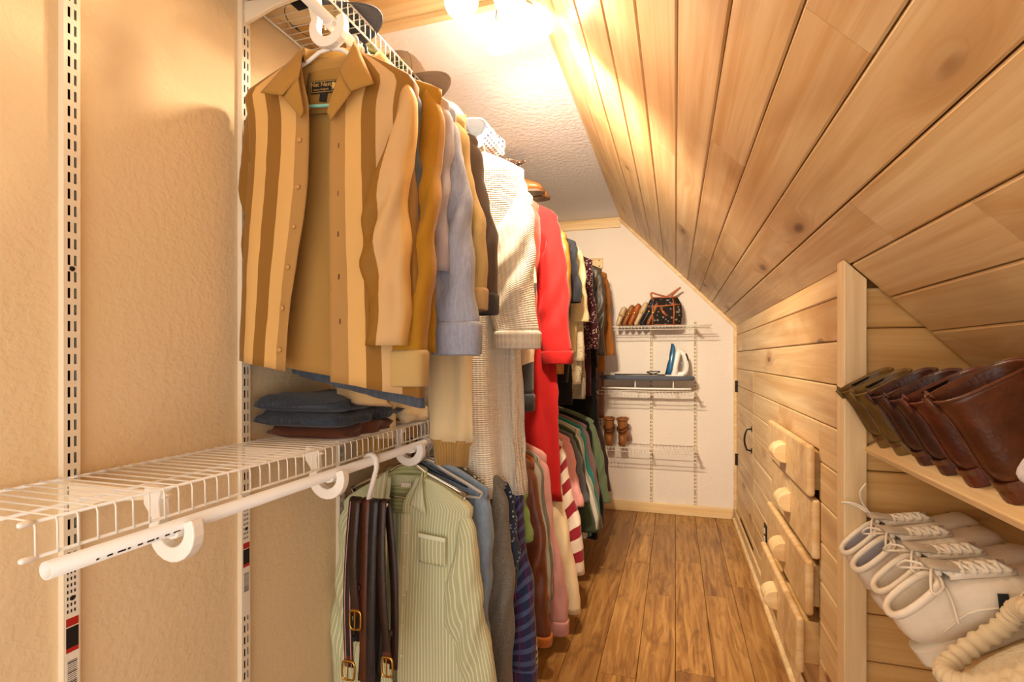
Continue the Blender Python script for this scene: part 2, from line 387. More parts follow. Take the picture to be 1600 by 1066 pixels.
for x, l in ((-.62, 'left'), (-.192, 'middle'), (.155, 'right')):
    put_standard('white slotted standard on the end wall, %s of three' % l, (x, YB, 0), -pi/2, .075, 1.60, gb)

# ------------------------------------------------------------------ wire shelves  (local: x from wall out, y along, z up; top at 0)
def wire_shelf(name, label, loc, rotz, L, depth, lip=.048, n_ind=60, r=.0016, group=None, caps=True):
    t = thing(name, label, 'wire shelf', loc, (0, 0, rotz), group)
    R = .0026
    for nm, x, z in (('back_rail', .012, -.003), ('middle_rail', depth * .72, -.005), ('front_rail', depth, -.001), ('lip_rail', depth + .003, -lip)):
        obj(nm, bar((x, 0, z), (x, L, z), R, 8), M['wire'], t, True)
        if caps and nm in ('front_rail', 'lip_rail'):
            obj('end_cap', xf(lathe([(0, -.006), (.0032, -.005), (.0042, -.002), (.0042, .014)], 10), (x, 0, z), (-pi/2, 0, 0)), M['plastic_white'], t, True)
    w = tube([(.006, 0, 0), (depth - .004, 0, 0), (depth + .002, 0, -.002), (depth + .0045, 0, -.008), (depth + .0055, 0, -lip - .002)], r, 5)
    me = mesh('cross_wire', *w, M['wire'], True); n = int(L / .0262); rest = []
    for k in range(n):
        y = .012 + k * .0262
        if y > L - .005: break
        if k < n_ind:
            link('cross_wire', me, t, (0, y, 0))
        else: rest.append(xf(w, (0, y, 0)))
    if rest:
        o = obj('far_cross_wires', join(*rest), M['wire'], t, True); o['kind'] = 'stuff'
    return t
def bracket(parent, y, depth, hook=True, rx=None, rz=None):
    """metal arm from the standard + white plastic rod hook"""
    poly = [(.012, -.010), (depth - .02, -.010), (depth - .005, -.016), (depth - .02, -.024), (.10, -.040), (.03, -.060), (.012, -.064)]
    bevel(obj('bracket', prism(poly, y - .006, y + .006), M['steel_white'], parent), .002)
    if hook:
        pts = []; cx, cz = rx - .010, rz - .008
        pts += [(depth - .035, -.004), (depth - .040, -.03)]
        r = .040
        for k in range(15):
            a = radians(150 + 17 * k); pts.append((cx + r * cos(a), cz + r * sin(a)))
        wd = [.040, .034] + [.020 + .006 * sin(pi * k / 14) for k in range(15)]
        h = obj('rod_hook', strip2(pts, wd, y - .011, y + .011), M['plastic_white'], parent); bevel(h, .0025, 2)
        obj('rod_saddle', strip2([(rx - .014, rz - .008), (rx - .01, rz - .013), (rx, rz - .0155), (rx + .01, rz - .013), (rx + .014, rz - .006)], .005, y - .018, y + .018), M['plastic_white'], parent)
D = .262
ZLOW, ZUP = 1.072, 2.225
RX, RZL, RZU = -.802, 1.006, 2.112
lo = wire_shelf('wire_shelf', 'white wire shelf over the lower rod on the cream wall', (XL, .457, ZLOW), 0, 1.225, D, group='white wire closet shelves')
up = wire_shelf('wire_shelf', 'high white wire shelf carrying hats above the upper rod', (XL, .52, ZUP), 0, 3.95, D, n_ind=70, group='white wire closet shelves')
for y in (.673, 1.082, 1.49): bracket(lo, y - .457, D, True, RX - XL, RZL - ZLOW)
for y in (.673, 1.082, 1.49, 2.31, 3.13, 3.95): bracket(up, y - .52, D, True, RX - XL, RZU - ZUP)
def rod(label, y0, y1, z):
    n = 20; r = .0125; R = []
    for (yy, rr) in ((y0 + .03, r - .0015), (y0, r - .0015), (y0, r), (y1, r), (y1, 0.0005)):
        R.append([(rr * cos(2*pi*j/n), yy, rr * sin(2*pi*j/n)) for j in range(n)])
    t = thing('closet_rod', label, 'rod', (RX, 0, z), group='closet rods')
    obj('rod', rings(R), M['plastic_white'], t, True); return t
rl = rod('lower white closet rod with an open near end', .474, 4.3, RZL)
for k in range(9): obj('printed_mark', xf(box(-.0003, .0003, 0, .004 + .004 * (k % 3), -.0014, .0014), (.0125 * cos(-.35), .53 + k * .015, .0125 * sin(-.35)), (0, .35, 0)), M['ink'], rl)
rod('upper white closet rod under the hat shelf', .55, YB - .03, RZU)
# end wall shelves
ex0, ex1 = -.66, .262
for (z, x1, lab) in ((1.548, .27, 'top white wire shelf on the end wall holding handbags'), (1.03, .175, 'middle white wire shelf on the end wall under the ironing board'), (.572, .175, 'lowest white wire shelf on the end wall holding ankle boots')):
    s = wire_shelf('wire_shelf', lab, (ex0, YB, z), -pi/2, x1 - ex0, D, lip=.03, n_ind=60, group='white wire shelves on the end wall')
    for x in (-.62, -.192, .155): bracket(s, x - ex0, D, False)
# coat board on the end wall
cb = thing('coat_board', 'short pine board screwed to the end wall behind the jackets', 'board', (-.84, YB, 2.11))
bevel(obj('board', xf(box(-.245, .245, -.045, .045, 0, .02), (0, -.0005, 0), (pi/2, 0, 0)), M['pine_trim'], cb), .003)
for x, z in ((.215, .025), (.215, -.025)): obj('screw', xf(lathe([(0, .002), (.006, .001), (.006, 0)], 10), (x, -.0205, z), (pi/2, 0, 0)), M['black'], cb)

# ------------------------------------------------------------------ shoe niche on the right
NX = .80
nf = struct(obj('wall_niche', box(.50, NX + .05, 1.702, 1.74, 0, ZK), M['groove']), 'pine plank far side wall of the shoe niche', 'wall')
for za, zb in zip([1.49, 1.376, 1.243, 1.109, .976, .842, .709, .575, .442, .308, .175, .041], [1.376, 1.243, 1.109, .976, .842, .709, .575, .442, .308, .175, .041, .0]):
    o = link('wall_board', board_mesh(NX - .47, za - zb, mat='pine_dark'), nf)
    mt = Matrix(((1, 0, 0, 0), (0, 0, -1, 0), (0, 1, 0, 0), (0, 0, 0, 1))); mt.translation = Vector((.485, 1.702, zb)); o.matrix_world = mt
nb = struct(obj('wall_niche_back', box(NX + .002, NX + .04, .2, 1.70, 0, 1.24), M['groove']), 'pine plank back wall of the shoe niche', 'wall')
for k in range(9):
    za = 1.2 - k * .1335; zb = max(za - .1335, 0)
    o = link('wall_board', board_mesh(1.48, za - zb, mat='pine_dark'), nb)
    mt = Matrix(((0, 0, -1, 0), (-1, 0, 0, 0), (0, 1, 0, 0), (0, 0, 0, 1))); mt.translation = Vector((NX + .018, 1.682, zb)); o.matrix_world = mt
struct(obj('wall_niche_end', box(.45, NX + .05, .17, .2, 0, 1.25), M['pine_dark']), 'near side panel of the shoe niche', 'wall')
top = lambda x: ZK + (XR - x) * SL + .0
vs_ = [(0, 0, 0), (0, -.056, 0), (0, -.056, .066), (0, 0, .066)] + [(top(.449) - .003, 0, 0), (top(.505) - .003, -.056, 0), (top(.505) - .003, -.056, .066), (top(.449) - .003, 0, .066)]
po = obj('trim_5', (vs_, [(0, 1, 2, 3), (7, 6, 5, 4), (0, 4, 5, 1), (1, 5, 6, 2), (2, 6, 7, 3), (3, 7, 4, 0)]), M['pine_trim'])
mt = Matrix(((0, -1, 0, .449), (0, 0, 1, 1.66), (1, 0, 0, 0), (0, 0, 0, 1))); po.matrix_world = mt
struct(po, 'upright pine post between the drawers and the shoe niche', 'post'); bevel(po, .003)
# slanted shoe shelves
TA = radians(34)
def shoe_shelf(label, zf, L=.36, TA=TA):
    t = thing('shoe_shelf', label, 'shelf', (.498, 1.696, zf), group='slanted pine shoe shelves')
    # local x = along (toward camera, -y world): board mesh local: x length, y up the slope, z normal
    o = link('shelf_board', mesh('shelf_board', *box(0, 1.47, 0, L, -.02, 0), M['pine_trim']), t)
    ex = Vector((0, -1, 0)); ey = Vector((cos(TA), 0, sin(TA))); ez = ex.cross(ey)
    o.matrix_local = Matrix((ex, ey, ez)).transposed().to_4x4(); bevel(o, .003)
    return t
TB = radians(29)
shoe_shelf('upper slanted pine shelf holding the leather boots', 1.042, .30, TB); shoe_shelf('lower slanted pine shelf holding the sneakers and slippers', .675)
# ------------------------------------------------------------------ fabrics (UV: u around the garment, v down its length in metres)
def fabric(name, c, kind='plain', c2=None, c3=None, rough=.85, sc=1.0, sheen=.15):
    t = NT(name, rough, .15); uv = t.coord('UV'); ob = t.coord(); c = lin(c); c2 = lin(c2) if c2 else c; c3 = lin(c3) if c3 else c2
    sx = t.n('SeparateXYZ', {0: uv}); u, v = sx.outputs[0], sx.outputs[1]
    if name.endswith('_flat'): so_ = t.n('SeparateXYZ', {0: ob}); u, v = t.math('ADD', so_.outputs[0], t.math('MULTIPLY', so_.outputs[2], .8)), so_.outputs[1]
    dk = lambda q, k: tuple(x * k for x in q[:3]) + (1,)
    def stripes(q, period, duty):
        return t.math('LESS_THAN', t.math('FRACT', t.math('DIVIDE', q, period)), duty)
    n = t.noise(ob, 9, 3); h = t.noise(ob, 420, 2)
    base = t.mix(n, dk(c, .9), c); bst = .12
    if kind == 'pin': base = t.mix(t.math('MULTIPLY', stripes(u, .012 * sc, .28), .8), base, c2)
    elif kind == 'vstripe': base = t.mix(stripes(u, .05 * sc, .5), base, c2)
    elif kind == 'hstripe': base = t.mix(stripes(v, .11 * sc, .45), base, c2)
    elif kind == 'band':                                   # broad bands on sleeves and chest
        base = t.mix(stripes(v, .30 * sc, .38), base, c2)
    elif kind == 'plaid':
        a = stripes(u, .045 * sc, .4); b = stripes(v, .045 * sc, .4)
        base = t.mix(t.math('MULTIPLY', a, .6), base, c2); base = t.mix(t.math('MULTIPLY', b, .6), base, c3)
        base = t.mix(t.math('MULTIPLY', stripes(u, .045 * sc, .06), .7), base, lin('8E3140'))
    elif kind == 'check':
        a = stripes(u, .022 * sc, .5); b = stripes(v, .022 * sc, .5)
        base = t.mix(t.math('MULTIPLY', t.math('ADD', a, b), .5), base, c2); base = t.mix(t.math('MULTIPLY', a, b), base, c3)
    elif kind == 'waffle':
        s2 = t.math('ADD', t.math('SINE', t.math('MULTIPLY', u, 6.283 / (.009 * sc))), t.math('SINE', t.math('MULTIPLY', v, 6.283 / (.0075 * sc))))
        h = s2; bst = .45; base = t.mix(t.step(s2, -1.5, .5), dk(c, .86), c)
    elif kind == 'rib':
        s2 = t.math('SINE', t.math('MULTIPLY', u, 6.283 / (.007 * sc))); h = s2; bst = .4; base = t.mix(t.step(s2, -1, .3), dk(c, .75), c)
    elif kind == 'heather':
        base = t.mix(t.step(t.noise(ob, 260, 3, .7), .35, .65), c, c2)
    elif kind == 'denim':
        base = t.mix(t.step(t.noise(t.scale(ob, (1, 1, .25)), 160, 3, .7), .3, .7), c, c2)
        base = t.mix(t.math('MULTIPLY', t.step(t.noise(ob, 7, 3), .45, .7), .5), base, c2)
    elif kind == 'print':
        vo = t.n('TexVoronoi', {'Vector': t.scale(ob, (1, 1, 1)), 'Scale': 70 / sc}).outputs['Distance']
        base = t.mix(t.math('MULTIPLY', t.math('LESS_THAN', vo, .30), t.step(t.noise(ob, 14, 2), .38, .5)), base, c2)
    elif kind == 'leather':
        t.b.inputs['Roughness'].default_value = min(rough, .42); t.b.inputs['Specular IOR Level'].default_value = .45
        vo = t.n('TexVoronoi', {'Vector': ob, 'Scale': 160}).outputs['Distance']; h = vo; bst = .2
        base = t.mix(t.step(t.noise(ob, 14, 4, .6), .35, .7), c, c2)
    elif kind == 'velvet': t.b.inputs['Sheen Weight'].default_value = .5
    if sheen and kind not in ('leather',): t.b.inputs['Sheen Weight'].default_value = sheen
    t.col(base)
    wk = t.noise(t.scale(ob, (22., 22., 7.)), 1., 3, .55, .8)
    b1 = t.n('Bump', {'Strength': .30 if kind != 'leather' else .2, 'Distance': .012, 'Height': wk}).outputs[0]
    b2 = t.n('Bump', {'Strength': bst, 'Distance': .002, 'Height': h, 'Normal': b1}).outputs[0]; t.put(t.b.inputs['Normal'], b2); return t.m
# ------------------------------------------------------------------ garment surfaces
def sgn(x): return 1 if x >= 0 else -1
def smooth(a, b, x):
    x = max(0, min(1, (x - a) / (b - a))); return x * x * (3 - 2 * x)
def loft_uv(name, R, mat, closed=True, perim=1.0, vlen=1.0, parent=None, mi_fn=None, thick=.0016, vv=None):
    V, F = rings(R, closed); n = len(R[0]); uvs = []; mi = []; seg = n if closed else n - 1
    for i in range(len(R) - 1):
        v0, v1 = ((vv[i], vv[i + 1]) if vv else (vlen * i / (len(R) - 1), vlen * (i + 1) / (len(R) - 1)))
        for j in range(seg):
            u0, u1 = perim * j / seg, perim * (j + 1) / seg
            uvs.append(((u0, v0), (u1, v0), (u1, v1), (u0, v1)))
            mi.append(mi_fn(j / seg, i / (len(R) - 1)) if mi_fn else 0)
    o = link(name, mesh(name, V, F, mat, True, mi, uvs), parent)
    return solidify(o, thick, 0) if thick else o
def fold_fn(seed, amp, freq):
    r = random.Random(seed); ph = [r.uniform(0, 6.28) for _ in range(6)]; k = [r.uniform(.8, 1.25) for _ in range(6)]
    def f(q, t):   # q across -1..1, t 0 top..1 hem
        s = sin(freq * k[0] * q + ph[0] + .5 * t) * .6 + sin(freq * 1.9 * k[1] * q + ph[1] - .7 * t) * .35 + sin(freq * .55 * k[2] * q + ph[2]) * .5
        w = sin(7 * t * k[3] + 3 * q + ph[3]) * .18
        return amp * (s * (.25 + .75 * t) + w * t)
    return f
from mathutils import noise as mn
def wrinkle(x, y, z, seed, amp=1.0):
    """cloth relief: long vertical folds plus fainter diagonal creases"""
    s = seed * 3.7
    a = mn.noise(Vector((x * 16 + s, y * 16 + .5 * z, z * 2.2))); b = mn.noise(Vector((x * 30 - z * 9 + s, y * 30, z * 12 + s)))
    c = mn.noise(Vector((x * 34 + s, y * 34 + 3, z * 5)))
    return amp * (a * .75 + (abs(b) - .2) * -.55 + c * .35)
def body_rings(p, z_top, z_bot, n=72, m=38):
    f = fold_fn(p['seed'], p.get('fold', .014), p.get('freq', 7)); sw, bw = p['sw'], p['bw']; th = p['th']; sh = p.get('shoulder', .075); nk = p.get('neck', .062)
    lean = p.get('lean', 0.); R = []; vv = []
    for i in range(m):
        t = i / (m - 1); t = t ** 1.25
        z = z_top + (z_bot - z_top) * t; drop = z_top - z
        if drop < sh: a = nk + (sw - nk) * (drop / sh) ** .8; b = .014 + (th * .7 - .014) * drop / sh
        else:
            q = (drop - sh) / max(.01, (z_top - z_bot - sh)); a = sw * (1 - .07 * smooth(0, .15, q)) + (bw - sw) * smooth(.05, 1, q); b = th * (.7 + .3 * q)
        ring = []
        for j in range(n):
            ph = 2 * pi * j / n; cx, sy = cos(ph), sin(ph)
            x = a * sgn(cx) * abs(cx) ** .75; y = b * sgn(sy) * abs(sy) ** .55
            fy = f(x / max(a, .01) * sgn(sy) + (3 if sy > 0 else 0), t) * smooth(.03, .2, t)
            hem = p.get('tail', 0) * (x / max(a, .01)) ** 2 * t ** 6 + p.get('tilt', 0) * (x / max(a, .01)) * t ** 3
            wk = wrinkle(x, y, z, p['seed'], p.get('wr', .017)) * smooth(.02, .15, t)
            ring.append((x + lean * t * t + .35 * f(sy * 2 + cx, t) * t + wk * cx, y + fy + p.get('swing', 0) * t + wk * sy, z + hem))
        R.append(ring); vv.append(t * (z_top - z_bot))
    return R, vv
def sleeve_rings(p, side, length, n=30, m=30, r0=.085, r1=.055, out=.03, fwd=-.03, seed=0, y0=0., wr=.012):
    """tube between an outer contour (shoulder tip to cuff) and an inner one (armpit to cuff); out = how far the cuff's outer edge passes the shoulder"""
    r = random.Random(p['seed'] * 7 + side * 3 + seed); ph = [r.uniform(0, 6.28) for _ in range(5)]; sw = p['sw']
    zs = p['z_top'] - p.get('shoulder', .075) + .004; R, vv = [], []; ah = min(.17, length * .45)
    for i in range(m):
        t = i / (m - 1); w = r0 * .70 + (r1 * .78 - r0 * .70) * smooth(.1, .9, t)
        px = sw - .030 + .040 * smooth(0, .16, t) ** .7 + (out - .01) * smooth(.05, 1, t) + .010 * sin(2 * pi * t + ph[0]) * smooth(.15, .4, t) * (1 - smooth(.85, 1, t)); pz = zs - length * t ** 1.15
        qx = min(px - .004, (sw - .055) + (px - 2 * w - sw + .055) * smooth(0, .3, t)); qz = zs - ah - (length - ah) * t
        dr = p.get('lean', 0) * .6 * t; cy = y0 * smooth(0, .12, t) + fwd * smooth(.1, 1, t); d = (.026 + .012 * smooth(0, .3, t)) * (1 - .25 * t) + r1 * .12 * t
        ring = []
        for j in range(n):
            a = 2 * pi * j / n; ca, sa = sgn(cos(a)) * abs(cos(a)) ** .85, sin(a)
            x = (px + qx) / 2 + (px - qx) / 2 * ca; z = (pz + qz) / 2 + (pz - qz) / 2 * ca; y = cy + d * sgn(sa) * abs(sa) ** .7
            k = wrinkle(x * 1.3 + side, y * 1.5, z * 1.2, p['seed'] + 40, wr) * smooth(.06, .3, t) * (1 - .6 * smooth(.9, 1, t))
            k += .008 * sin(22 * t + ph[1] + 2.5 * ca + 1.5 * sa) * smooth(.3, .5, t) * (1 - smooth(.6, .95, t))
            ring.append((side * (x + k * ca * .6) + dr, y + k * sa * 1.5, z))
        if side < 0: ring.reverse()
        R.append(ring); vv.append(t * length)
    return R, vv
def hanger(label, loc, rotz, mat, hookmat=None, half=.205, group='hangers on the upper rod', bz=0, bmat=None, bar_=True):
    t = thing('clothes_hanger', label, 'hanger', loc, (0, 0, rotz), group)
    hk = [(-.0165 * cos(radians(a)), 0, .0165 * sin(radians(a))) for a in range(-35, 181, 18)]
    hk += [(.0165, 0, -.006), (.008, 0, -.022), (0, 0, -.032), (0, 0, -.062)]
    obj('hook', tube(hk, .0018 if hookmat else .0042, 6), hookmat or mat, t, True)
    sh = [(-half, 0, -.148), (-half * .8, 0, -.128), (-half * .3, 0, -.082), (-.03, 0, -.062), (0, 0, -.056), (.03, 0, -.062), (half * .3, 0, -.082), (half * .8, 0, -.128), (half, 0, -.148)]
    obj('arms', tube(sh, .0055, 8, flat=.8), mat, t, True)
    if bar_: obj('trouser_bar', tube([(-half, 0, -.148), (-half * .96, 0, -.162 - bz), (0, 0, -.166 - bz), (half * .96, 0, -.162 - bz), (half, 0, -.148)], .0045, 6), bmat or mat, t, True)
    return t
SEED = [10]
HM = ['plastic_white', 'plastic_grey', 'plastic_black', 'plastic_white', 'plastic_navy', 'plastic_tan']
def garment(name, label, cat, y, mat, rod='U', x=RX, rot=0., L=.72, sw=.205, bw=.215, th=.030, sl=.62, so=.035, sr=(.082, .055), fwd=-.02, cuff=None, collar=None, hemband=None, hang=True, hmat=None, group=None, sleeve_mat=None, **k):
    SEED[0] += 1; zr = RZU if rod == 'U' else RZL
    t = thing(name, label, cat, (x, y, zr), (0, 0, rot), group or ('clothes on the upper rod' if rod == 'U' else 'clothes on the lower rod'))
    p = dict(sw=sw, bw=bw, th=th, seed=SEED[0], z_top=-.068, **k)
    mt_ = M[mat]; R, vv = body_rings(p, -.068, -.068 - L)
    loft_uv('body', R, mt_, True, 2 * (sw + th) * 2, L, t, vv=vv)
    if sl:
        for s in (-1, 1):
            o_ = so if s > 0 else min(so, .012)
            R2, v2 = sleeve_rings(p, s, sl if s > 0 else min(sl, .5), r0=sr[0], r1=sr[1], out=o_, fwd=fwd)
            loft_uv('sleeve', R2, M[sleeve_mat or mat], True, .3, sl, t, vv=v2)
            if cuff:
                e = R2[-1]; c = tuple(sum(q[i] for q in e) / len(e) for i in range(3)); g = 1.10; dz = cuff[1]
                rr = [[(c[0] + (q[0] - c[0]) * gg, c[1] + (q[1] - c[1]) * gg, q[2] + zz) for q in e] for gg, zz in ((1.0, .012), (g, .006), (g, 0), (g * .98, -dz + .004), (g * .9, -dz))]
                loft_uv('cuff', rr, M[cuff[0]], True, .25, dz, t)
    if collar:
        n = 24; rr = []
        for q, (kx, ky, z) in enumerate(((.066, .030, -.060), (.068, .034, -.036), (.074, .040, -.024), (.084, .052, -.040), (.092, .060, -.068))):
            rr.append([(kx * cos(2*pi*j/n), ky * sin(2*pi*j/n) - (.02 if sin(2*pi*j/n) < 0 else 0) * q * .3, z - (.016 if sin(2*pi*j/n) < -.3 else 0)) for j in range(n)])
        loft_uv('collar', rr, M[collar], True, .4, .08, t)
    if hemband:
        e = R[-1]; rr = [[(q[0] * g, q[1] * g, q[2] + z) for q in e] for g, z in ((1.0, .004), (1.02, 0), (1.0, -.02), (.93, -hemband[1]))]
        loft_uv('hem_band', rr, M[hemband[0]], True, .9, hemband[1], t)
    if hang:
        hm = hmat or HM[SEED[0] % len(HM)]
        hanger({'plastic_white': 'white', 'plastic_grey': 'grey', 'plastic_black': 'black', 'plastic_navy': 'navy', 'plastic_tan': 'tan'}[hm] + ' plastic hanger carrying the ' + ' '.join(label.split(' with ')[0].split(' whose ')[0].split(' peeking ')[0].split()[:10]), (x, y, zr), rot, M[hm], M['chrome'] if SEED[0] % 3 == 0 else None, sw - .02, 'hangers on the upper rod' if rod == 'U' else 'hangers on the lower rod')
    return t, p
FB = {
 'mustard': ('A9791F',), 'lilac': ('A79FA6',), 'slateblue': ('8E93A6', 'denim', 'A5A9B8'), 'khaki': ('C0A268',), 'cream': ('E3CDA0',), 'gold_rib': ('B08A4E', 'rib'),
 'taupe': ('5B4F49',), 'waffle': ('E4DAC8', 'waffle'), 'steelblue': ('6C7790',), 'rugby': ('47494F', 'band', 'E2CDB0'), 'charcoal': ('45464C',), 'orange_red': ('B8382A',), 'red': ('AE1A19',),
 'gold_rib2': ('C99A52', 'rib'), 'tan_jacket': ('B07D34', 'leather', '9A6A2A'), 'navy': ('34363E',), 'paleyellow': ('DCCB9C',), 'pale_print': ('D8CDB0', 'print', '8B7C5C'), 'burgundy': ('3E1720', 'print', 'C9B7AE'),
 'olive_leather': ('3E352B', 'leather', '51463A'), 'suede': ('9A6129',), 'velvet': ('0E0D10', 'velvet'), 'black': ('17161A',), 'satin': ('9C9686', 'print', '6F6A60'), 'brown': ('5C3320',), 'wine': ('3A161B',),
 'denim_dark': ('3C4350', 'denim', '5A6270'), 'khaki2': ('CBA873',), 'jeans': ('232933', 'denim', '434B58'), 'mint': ('C3C69B', 'pin', 'E9EBCF'), 'denim': ('6F8199', 'denim', '8799AD'), 'grey_heather': ('5C5852', 'heather', '837D72'), 'plaid': ('2C3558', 'plaid', '4A2E5C', '5B6F9A'),
 'argyle': ('2E3A50', 'print', '9FA9B4'), 'green': ('7E9A55',), 'leather_brown': ('5B2E1B', 'leather', '6E3B22'), 'orange_lining': ('B8692B',), 'grey_stripe': ('6E675C', 'vstripe', 'A59C8B'), 'pink': ('C58E86',), 'ivory': ('E0CBA4',),
 'red_stripe': ('E6D6C6', 'hstripe', '8E2230'), 'pink_tee': ('D99A97',), 'slate': ('62646F',), 'forest': ('3B4A38',), 'silver_stripe': ('9DA39B', 'vstripe', 'D5D6CC'), 'teal': ('2F7F80',), 'mauve': ('7E6A6C',), 'sage': ('6C8163',), 'dark_trim': ('3A2A2C',),
 'white_check': ('E4E0DA', 'check', '8C8A90', '3C3C48'), 'inner_tan': ('B58B4A',), 'weave': ('4A4438', 'print', 'D5C8A8'),
}
for k_, a_ in FB.items(): M[k_] = fabric('fabric_' + k_, *a_)
M['pink']; 

# ------------------------------------------------------------------ open-front shirts facing the camera
def open_shirt(name, label, y, rod, x, rot, mats, sw, bw, L, opening, tilt=0, tail=0, fold=.010, freq=6, th=.035, group=None):
    """mats = (front/side material, back material). opening(t) -> (xl, xr) front edges. ring goes left edge -> left side -> back -> right side -> right edge"""
    SEED[0] += 1; zr = RZU if rod == 'U' else RZL; t = thing(name, label, 'shirt', (x, y, zr), (0, 0, rot), group or ('clothes on the upper rod' if rod == 'U' else 'clothes on the lower rod'))
    f = fold_fn(SEED[0], fold, freq); sh = .085; nk = .066; R = []; vv = []; m = 36; nf = 22; ns = 6; nb_ = 24; zt = -.072; edges = []
    for i in range(m):
        q0 = i / (m - 1); tt = q0 ** 1.2; z = zt - L * tt; drop = L * tt
        if drop < sh: a = nk + (sw - nk) * (drop / sh) ** .8; b = .012 + (th * .8 - .012) * drop / sh
        else: q = (drop - sh) / (L - sh); a = sw * (1 - .05 * smooth(0, .12, q)) + (bw - sw) * smooth(.05, 1, q); b = th * (.8 + .2 * q)
        xl, xr = opening(tt); xl = max(xl, -a * .97); xr = min(xr, a * .97); ring = []
        def pt(xx, yy, k):
            e = xx / a; hem = (tail * e * e + tilt * e) * tt ** 3; k += wrinkle(xx, yy * .3, z, SEED[0], .010) * smooth(.12, .3, tt)
            return (xx, yy + k, z + hem)
        for j in range(nf):
            s = j / (nf - 1); xx = xl + (-a * .96 - xl) * s; ring.append(pt(xx, -b * (1 - .25 * s ** 4) , f(xx / a, tt) * smooth(.05, .3, tt)))
        for j in range(1, ns): an = pi * j / ns; ring.append(pt(-a * .96 - a * .04 * sin(an), -b * .75 * cos(an), 0))
        for j in range(nb_):
            s = j / (nb_ - 1); xx = -a * .96 + 1.92 * a * s; ring.append(pt(xx, b * (.75 + .25 * sin(pi * s)), f(xx / a + 5, tt) * .7 * smooth(.05, .3, tt) * sin(pi * s)))
        for j in range(1, ns): an = pi * j / ns; ring.append(pt(a * .96 + a * .04 * sin(an), b * .75 * cos(an), 0))
        for j in range(nf):
            s = 1 - j / (nf - 1); xx = xr + (a * .96 - xr) * s; ring.append(pt(xx, -b * (1 - .25 * s ** 4), f(xx / a, tt) * smooth(.05, .3, tt)))
        R.append(ring); vv.append(L * tt); edges.append((ring[0], ring[-1]))
    N = len(R[0]) - 1; b0, b1 = (nf + ns - 2) / N, (nf + ns + nb_ - 2) / N
    loft_uv('body', R, [M[k] for k in mats], False, 1.0, L, t, lambda u, v: 1 if b0 <= u < b1 else 0, .0014, vv)
    return t, R, dict(sw=sw, bw=bw, th=th, seed=SEED[0], z_top=zt, shoulder=sh)
def patch(name, P, mat, parent, n=8, bulge=.006, thick=.003):
    """bilinear patch from 4 corners (a b / d c) bulging toward -y"""
    a, b, c, d = P; V, F, UV = [], [], []
    for i in range(n + 1):
        for j in range(n + 1):
            s, q = i / n, j / n
            V.append(tuple((a[k]*(1-s) + b[k]*s)*(1-q) + (d[k]*(1-s) + c[k]*s)*q - (bulge * sin(pi*s) * sin(pi*q) if k == 1 else 0) for k in range(3)))
    for i in range(n):
        for j in range(n):
            F.append((i*(n+1)+j, (i+1)*(n+1)+j, (i+1)*(n+1)+j+1, i*(n+1)+j+1))
            UV.append([(V[q][0], V[q][2]) for q in F[-1]])
    return solidify(link(name, mesh(name, V, F, M[mat], True, None, UV), parent), thick, 0)
def ribbon_mesh(name, pts, w, mat, parent, thick=.003, side=(1, 0, 0)):
    V, F, U = [], [], []
    for i, p_ in enumerate(pts):
        for s in (-.5, .5): V.append(tuple(p_[k] + side[k] * w * s for k in range(3)))
    for i in range(len(pts) - 1): F.append((2*i, 2*i+1, 2*i+3, 2*i+2)); U.append([(0, i*.02), (w, i*.02), (w, i*.02+.02), (0, i*.02+.02)])
    return solidify(link(name, mesh(name, V, F, M[mat], True, None, U), parent), thick, 0)
def disc(r, h, n=14): return lathe([(0, h), (r * .8, h), (r, h * .6), (r, 0)], n)
def text_mesh(name, s, size, mat, parent, loc, rot):
    cu = bpy.data.curves.new(name, 'FONT'); cu.body = s; cu.size = size; cu.align_x = 'CENTER'; cu.extrude = .0002
    o = bpy.data.objects.new('tmp', cu); C.objects.link(o); bpy.context.view_layer.update()
    me = bpy.data.meshes.new_from_object(o.evaluated_get(bpy.context.evaluated_depsgraph_get())); bpy.data.objects.remove(o); bpy.data.curves.remove(cu)
    me.materials.clear(); me.materials.append(mat); return link(name, me, parent, loc, rot)

# striped tan/brown camp shirt nearest the camera
t_ = NT('fabric_brown_panels', .7, .25); uv = t_.coord('UV'); sx = t_.n('SeparateXYZ', {0: uv}).outputs[0]
tan, brn, bei = lin('A98148')[:3], lin('8A6122')[:3], lin('D2A866')[:3]
t_.col(t_.ramp(sx, [(0, tan), (.052, bei), (.118, brn), (.178, bei), (.235, brn), (.30, brn), (.72, brn), (.775, lin('C9A472')[:3]), (.835, brn), (.885, bei), (.945, tan)], 'CONSTANT'))
t_.b.inputs['Sheen Weight'].default_value = .15; t_.bump(t_.noise(t_.coord(), 500, 2), .08, .002); M['brown_panels'] = t_.m
t_ = NT('fabric_brown_sleeve', .7, .25); uv = t_.coord('UV'); sx = t_.n('SeparateXYZ', {0: uv}).outputs[0]
t_.col(t_.ramp(t_.math('MULTIPLY', sx, 3.33), [(0, bei), (.18, brn), (.34, brn), (.5, brn), (.72, lin('C9A472')[:3]), (.9, bei)], 'CONSTANT')); M['brown_sleeve'] = t_.m; M['camp_brown'] = fabric('fabric_camp_brown', '8A6122')
M['mint_plastic'] = plain('mint_plastic', '8FD0BE', .4)
S1Y, S1R = 1.09, radians(8)
op = lambda t: (-.070 + .030 * smooth(0, .19, t) - .055 * smooth(.32, 1, t), .070 - .052 * smooth(0, .19, t) + .010 * smooth(.4, 1, t))
s1, R1, p1 = open_shirt('camp_shirt', 'tan and brown striped camp shirt hanging open nearest the camera', S1Y, 'U', RX - .01, S1R, ('brown_panels', 'inner_tan'), .225, .250, .80, op, tilt=-.045, tail=.0, fold=.012, freq=6.5, th=.04)
